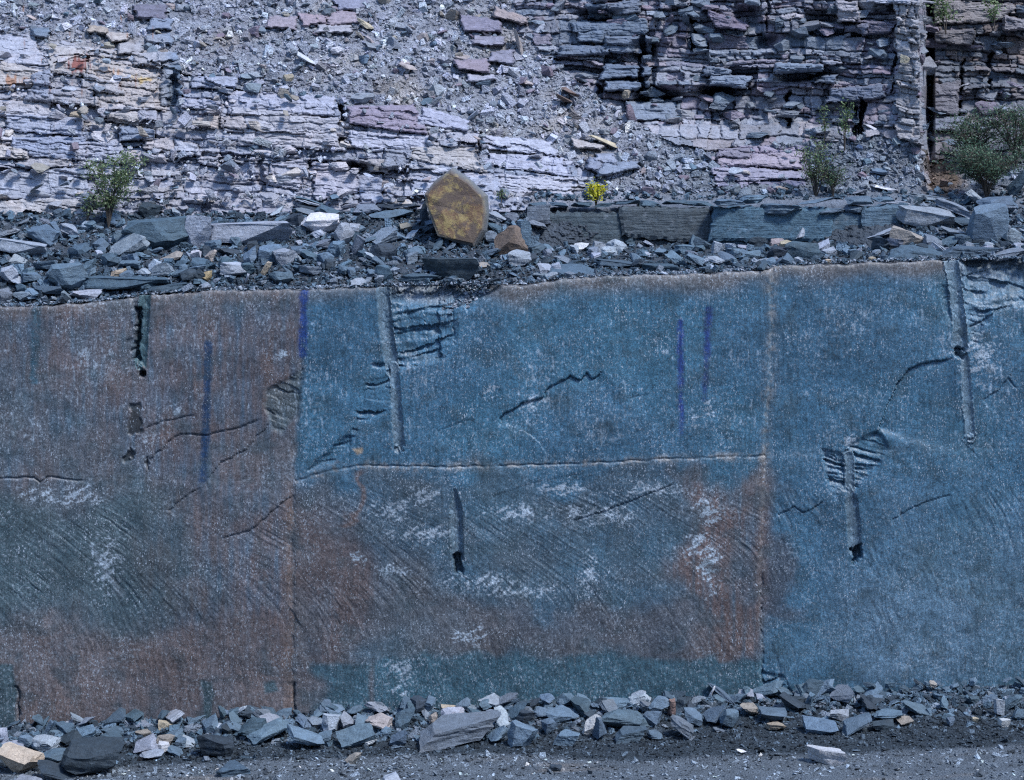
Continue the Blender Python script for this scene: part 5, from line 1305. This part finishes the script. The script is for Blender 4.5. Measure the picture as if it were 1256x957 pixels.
def plant(name, px, pyb, hpx, wpx, stems, leaves, leaf, mat, label, seed, off=0.25, sparse=1.0, cat='shrub', droop=0.2, group=None):
    r = random.Random(seed)
    Y = float(hillY(px, pyb)[0]) - off; k = K(Y)
    root = link(name, None, label=label, cat=cat, group=group); root.location = P(px, pyb, Y)
    H, W = hpx * k, wpx * k
    V, F, LV, LF = [], [], [], []
    tips = []
    for s in range(stems):
        a = r.uniform(0, 6.28); sp = r.uniform(0.1, 0.55) * W * (1 if stems > 1 else 0.25); hh = H * r.uniform(0.7, 1.0)
        pts = [Vector((0, 0, -0.1))]
        for i in range(1, 6):
            t = i / 5
            pts.append(Vector((math.cos(a) * sp * t ** 1.2 + r.gauss(0, .02 * H), math.sin(a) * sp * t ** 1.2 * 0.8 + r.gauss(0, .02 * H), hh * t)))
        tube(V, F, [tuple(p) for p in pts], 0.005 + 0.007 * H, 0.002)
        for b in range(int(7 * sparse) + 3):
            t = r.uniform(0.2, 0.97); i = int(t * 5); p = pts[i].lerp(pts[min(i + 1, 5)], t * 5 - i)
            ba = r.uniform(0, 6.28); L = W * r.uniform(0.18, 0.48) * (1.15 - 0.7 * t)
            q = p + Vector((math.cos(ba) * L, math.sin(ba) * L * 0.8, L * r.uniform(0.1, 0.8)))
            m = p.lerp(q, .5) + Vector((0, 0, 0.05 * L))
            tube(V, F, [tuple(p), tuple(m), tuple(q)], 0.005, 0.002, 4)
            tips.append((p, q))
    for i in range(leaves):
        p, q = r.choice(tips); t = r.uniform(0.15, 1.08)
        c = p.lerp(q, t) + Vector((r.gauss(0, .5), r.gauss(0, .5), r.gauss(0, .5))) * leaf * 1.7
        L = leaf * r.uniform(0.6, 1.3)
        d = Vector((r.gauss(0, 1), r.gauss(0, 1), r.gauss(0, .7) - droop)).normalized(); n = Vector((r.gauss(0, 1), r.gauss(0, 1) - .3, r.gauss(0, 1) + .8)).normalized()
        sd = d.cross(n)
        if sd.length < 1e-3: continue
        sd.normalize(); b = len(LV)
        LV += [tuple(c - d * L * .5), tuple(c + sd * L * .27), tuple(c + d * L * .5 + n * L * .06), tuple(c - sd * L * .27)]
        LF.append((b, b + 1, b + 2, b + 3))
    link('stems', new_mesh('stems', V, F, M_BARK), root)
    link('foliage', new_mesh('foliage', LV, LF, mat), root)
G1 = leaf_material('sapling leaf', (0.065, 0.12, 0.055), (0.21, 0.27, 0.14))
G2 = leaf_material('yellow leaf', (0.34, 0.36, 0.02), (0.62, 0.56, 0.03))
G3 = leaf_material('dark green leaf', (0.035, 0.085, 0.058), (0.105, 0.175, 0.105))  # darker green leaf colour for the bushes at the cliff foot
G4 = leaf_material('pale leaf', (0.075, 0.14, 0.06), (0.19, 0.26, 0.12))
plant('sapling', 133, 270, 86, 76, 7, 2300, 0.042, G1, 'leafy green sapling growing at the foot of the pale ledges', 1, off=0.30, cat='tree')
plant('shrub', 106, 268, 26, 30, 3, 160, 0.04, G1, 'small low plant at the left foot of the sapling', 2, off=0.30)
plant('shrub', 731, 247, 24, 22, 6, 420, 0.045, G2, 'small bright yellow-green bush on the slope above the block wall', 3, off=0.40)
plant('shrub', 1000, 236, 66, 50, 9, 1100, 0.032, G4, 'pale green bush on the scree before the cliff', 4, off=0.30)
plant('shrub', 1022, 236, 40, 56, 10, 900, 0.032, G3, 'dark low bush at the right foot of the pale green bush', 5, off=0.33)
plant('sapling', 1036, 176, 62, 24, 2, 260, 0.042, G4, 'slim pale sapling rooted in the cliff foot', 6, off=0.35, cat='tree')
plant('sapling', 1011, 166, 42, 18, 2, 130, 0.040, G4, 'smaller thin sapling left of the slim one in the cliff', 7, off=0.35, cat='tree')
plant('shrub', 1210, 236, 52, 130, 20, 4600, 0.036, G3, 'dark green bush at the far right below the cliff', 8, off=0.40, sparse=1.5)
plant('shrub', 1190, 200, 66, 100, 14, 2400, 0.036, G3, 'dark bush rising against the cliff right of the cleft', 9, off=0.30, sparse=1.3)
plant('shrub', 1246, 196, 72, 92, 14, 2200, 0.036, G3, 'dark bush cut off by the right edge of the picture', 10, off=0.30, sparse=1.3)
plant('shrub', 1160, 34, 44, 40, 4, 420, 0.05, G4, 'green bush at the top of the cliff right of the cleft', 11, off=0.45)
plant('shrub', 1220, 28, 30, 30, 3, 220, 0.05, G4, 'smaller bush near the top right corner', 12, off=0.45)
plant('shrub', 615, 244, 12, 14, 3, 90, 0.03, G1, 'tiny green tuft right of the lichen boulder top', 13, off=0.35)

# ------------------------------------------------------------------ labels: tell look-alike stones apart by what they lie beside
MARKS_FLOOR = [(24, 933, 'cream corner block'), (112, 928, 'big dark boulder at bottom left'), (203, 889, 'small cream stone at the left wall foot'), (257, 887, 'upright blue stone below the teal scar'), (265, 914, 'rounded dark boulder left of the joint'),
    (361, 880, 'foot of the left vertical joint'), (407, 885, 'pale banded block'), (465, 885, 'pinkish tan stone'), (560, 893, 'long grey flat slab'), (641, 900, 'squarish blue block'), (725, 889, 'bright pale upright stone'), (768, 880, 'broad streaked blue block'),
    (825, 868, 'thin reddish upright stone'), (836, 890, 'leaf-shaped leaning slab'), (873, 850, 'small white sliver'), (935, 855, 'foot of the right vertical joint'), (952, 890, 'flat tan stone'), (1014, 925, 'lone whitish rock'), (1050, 888, 'tilted blue block'), (1126, 870, 'slanting blue slab right of the tilted block'), (1226, 868, 'narrow pale upright stone')]
MARKS_LEDGE = [(25, 304, 'long pale slab at the left end'), (84, 340, 'dark blue block near the edge'), (158, 301, 'pale wedge rock'), (199, 287, 'wide dark layered block'), (242, 284, 'upright pale slab'), (302, 286, 'long smooth pale slab'), (254, 338, 'yellowish pointed stone'), (133, 262, 'sapling'),
    (326, 330, 'cream splinter'), (391, 275, 'broad slab under thin plates'), (422, 287, 'pale rounded boulder'), (469, 345, 'top of the long drill groove'), (497, 278, 'small tan stone'), (556, 256, 'lichen boulder'), (554, 326, 'dark layered slab'), (623, 297, 'brown-faced wedge rock'), (704, 290, 'left dark sawn block'),
    (757, 324, 'flat dark slab on gravel'), (731, 236, 'yellow-green bush'), (814, 290, 'right dark sawn block'), (947, 328, 'top of the right joint'), (964, 300, 'small cream rounded stone'), (1045, 300, 'right end of the blue block wall'), (1135, 268, 'pale layered slab'), (1114, 293, 'pale tan block'), (1211, 278, 'large upright blue boulder'), (1249, 226, 'tilted dark slab at the edge')]
MARKS_SLOPE = [(95, 78, 'red rust streak'), (22, 98, 'rusty slab at the left edge'), (172, 98, 'yellow stain'), (133, 230, 'sapling'), (120, 36, 'brown flat stone'), (190, 40, 'dark stacked blocks on the upper left'), (350, 140, 'smooth pale ledge'), (472, 144, 'purple slab'), (385, 26, 'purple blocks high on the scree'), (413, 62, 'bright pale scree stone'),
    (420, 150, 'dark vertical gap'), (540, 215, 'lichen boulder'), (590, 40, 'dark outcrop beside the cliff'), (580, 80, 'purplish outcrop block'), (640, 200, 'pale beds right of the boulder'), (692, 122, 'reddish slabs'), (740, 172, 'long cream splinter'), (773, 140, 'purplish pointed stone'), (731, 236, 'yellow-green bush'), (930, 205, 'pinkish beds'), (1000, 210, 'pale green bush'), (1057, 160, 'dark fissure'), (1115, 190, 'foot of the pale pillar'), (1150, 215, 'brown earth patch'), (1210, 220, 'dark bush at the far right'),
    (500, 82, 'pinkish flat scree stone'), (300, 30, 'bare top of the scree'), (280, 200, 'blocky beds left of the smooth ledge')]
def relabel():
    todo = {'stones of the floor rubble': MARKS_FLOOR, 'stones of the rubble on the ledge': MARKS_LEDGE, 'loose stones on the slope': MARKS_SLOPE}
    old = {'small stones of the floor rubble': 0, 'mid-sized stones of the floor rubble': 0, 'small stones on the ledge': 1, 'mid-sized stones on the ledge': 1, 'loose stones on the scree slope': 2, 'loose stones on the pale rock ledges': 2}
    for o in col.objects:
        if o.get('group') in old: o['group'] = list(todo)[old[o['group']]]
    for g, marks in todo.items():
        obs = [o for o in col.objects if o.get('group') == g]
        by = {}
        for o in obs:
            k = K(o.location.y); px = PX0 + o.location.x / k; py = PY0 + (CAM_H - o.location.z) / k
            d, mk = min(((math.hypot(px - m[0], py - m[1]), m) for m in marks), key=lambda t: t[0])
            dx, dy = px - mk[0], py - mk[1]
            side = ('just ' if d < 28 else '') + ('left of' if dx < 0 else 'right of') if abs(dx) > abs(dy) * 1.2 else ('just ' if d < 28 else '') + ('above' if dy < 0 else 'below')
            w = o.scale.x / k
            size = 'tiny' if w < 11 else 'small' if w < 18 else 'mid-sized' if w < 28 else 'large'
            by.setdefault((size, o['tone'], o['shape'], side, mk[2]), []).append(o)
        for (size, tone, shape, side, nm), L in by.items():
            lab = '%s %s %s %s the %s' % (size, tone, shape, side, nm)
            for o in L: o['label'] = lab
relabel()
for o in col.objects:
    for kk in ('tone', 'shape'):
        if kk in o: del o[kk]
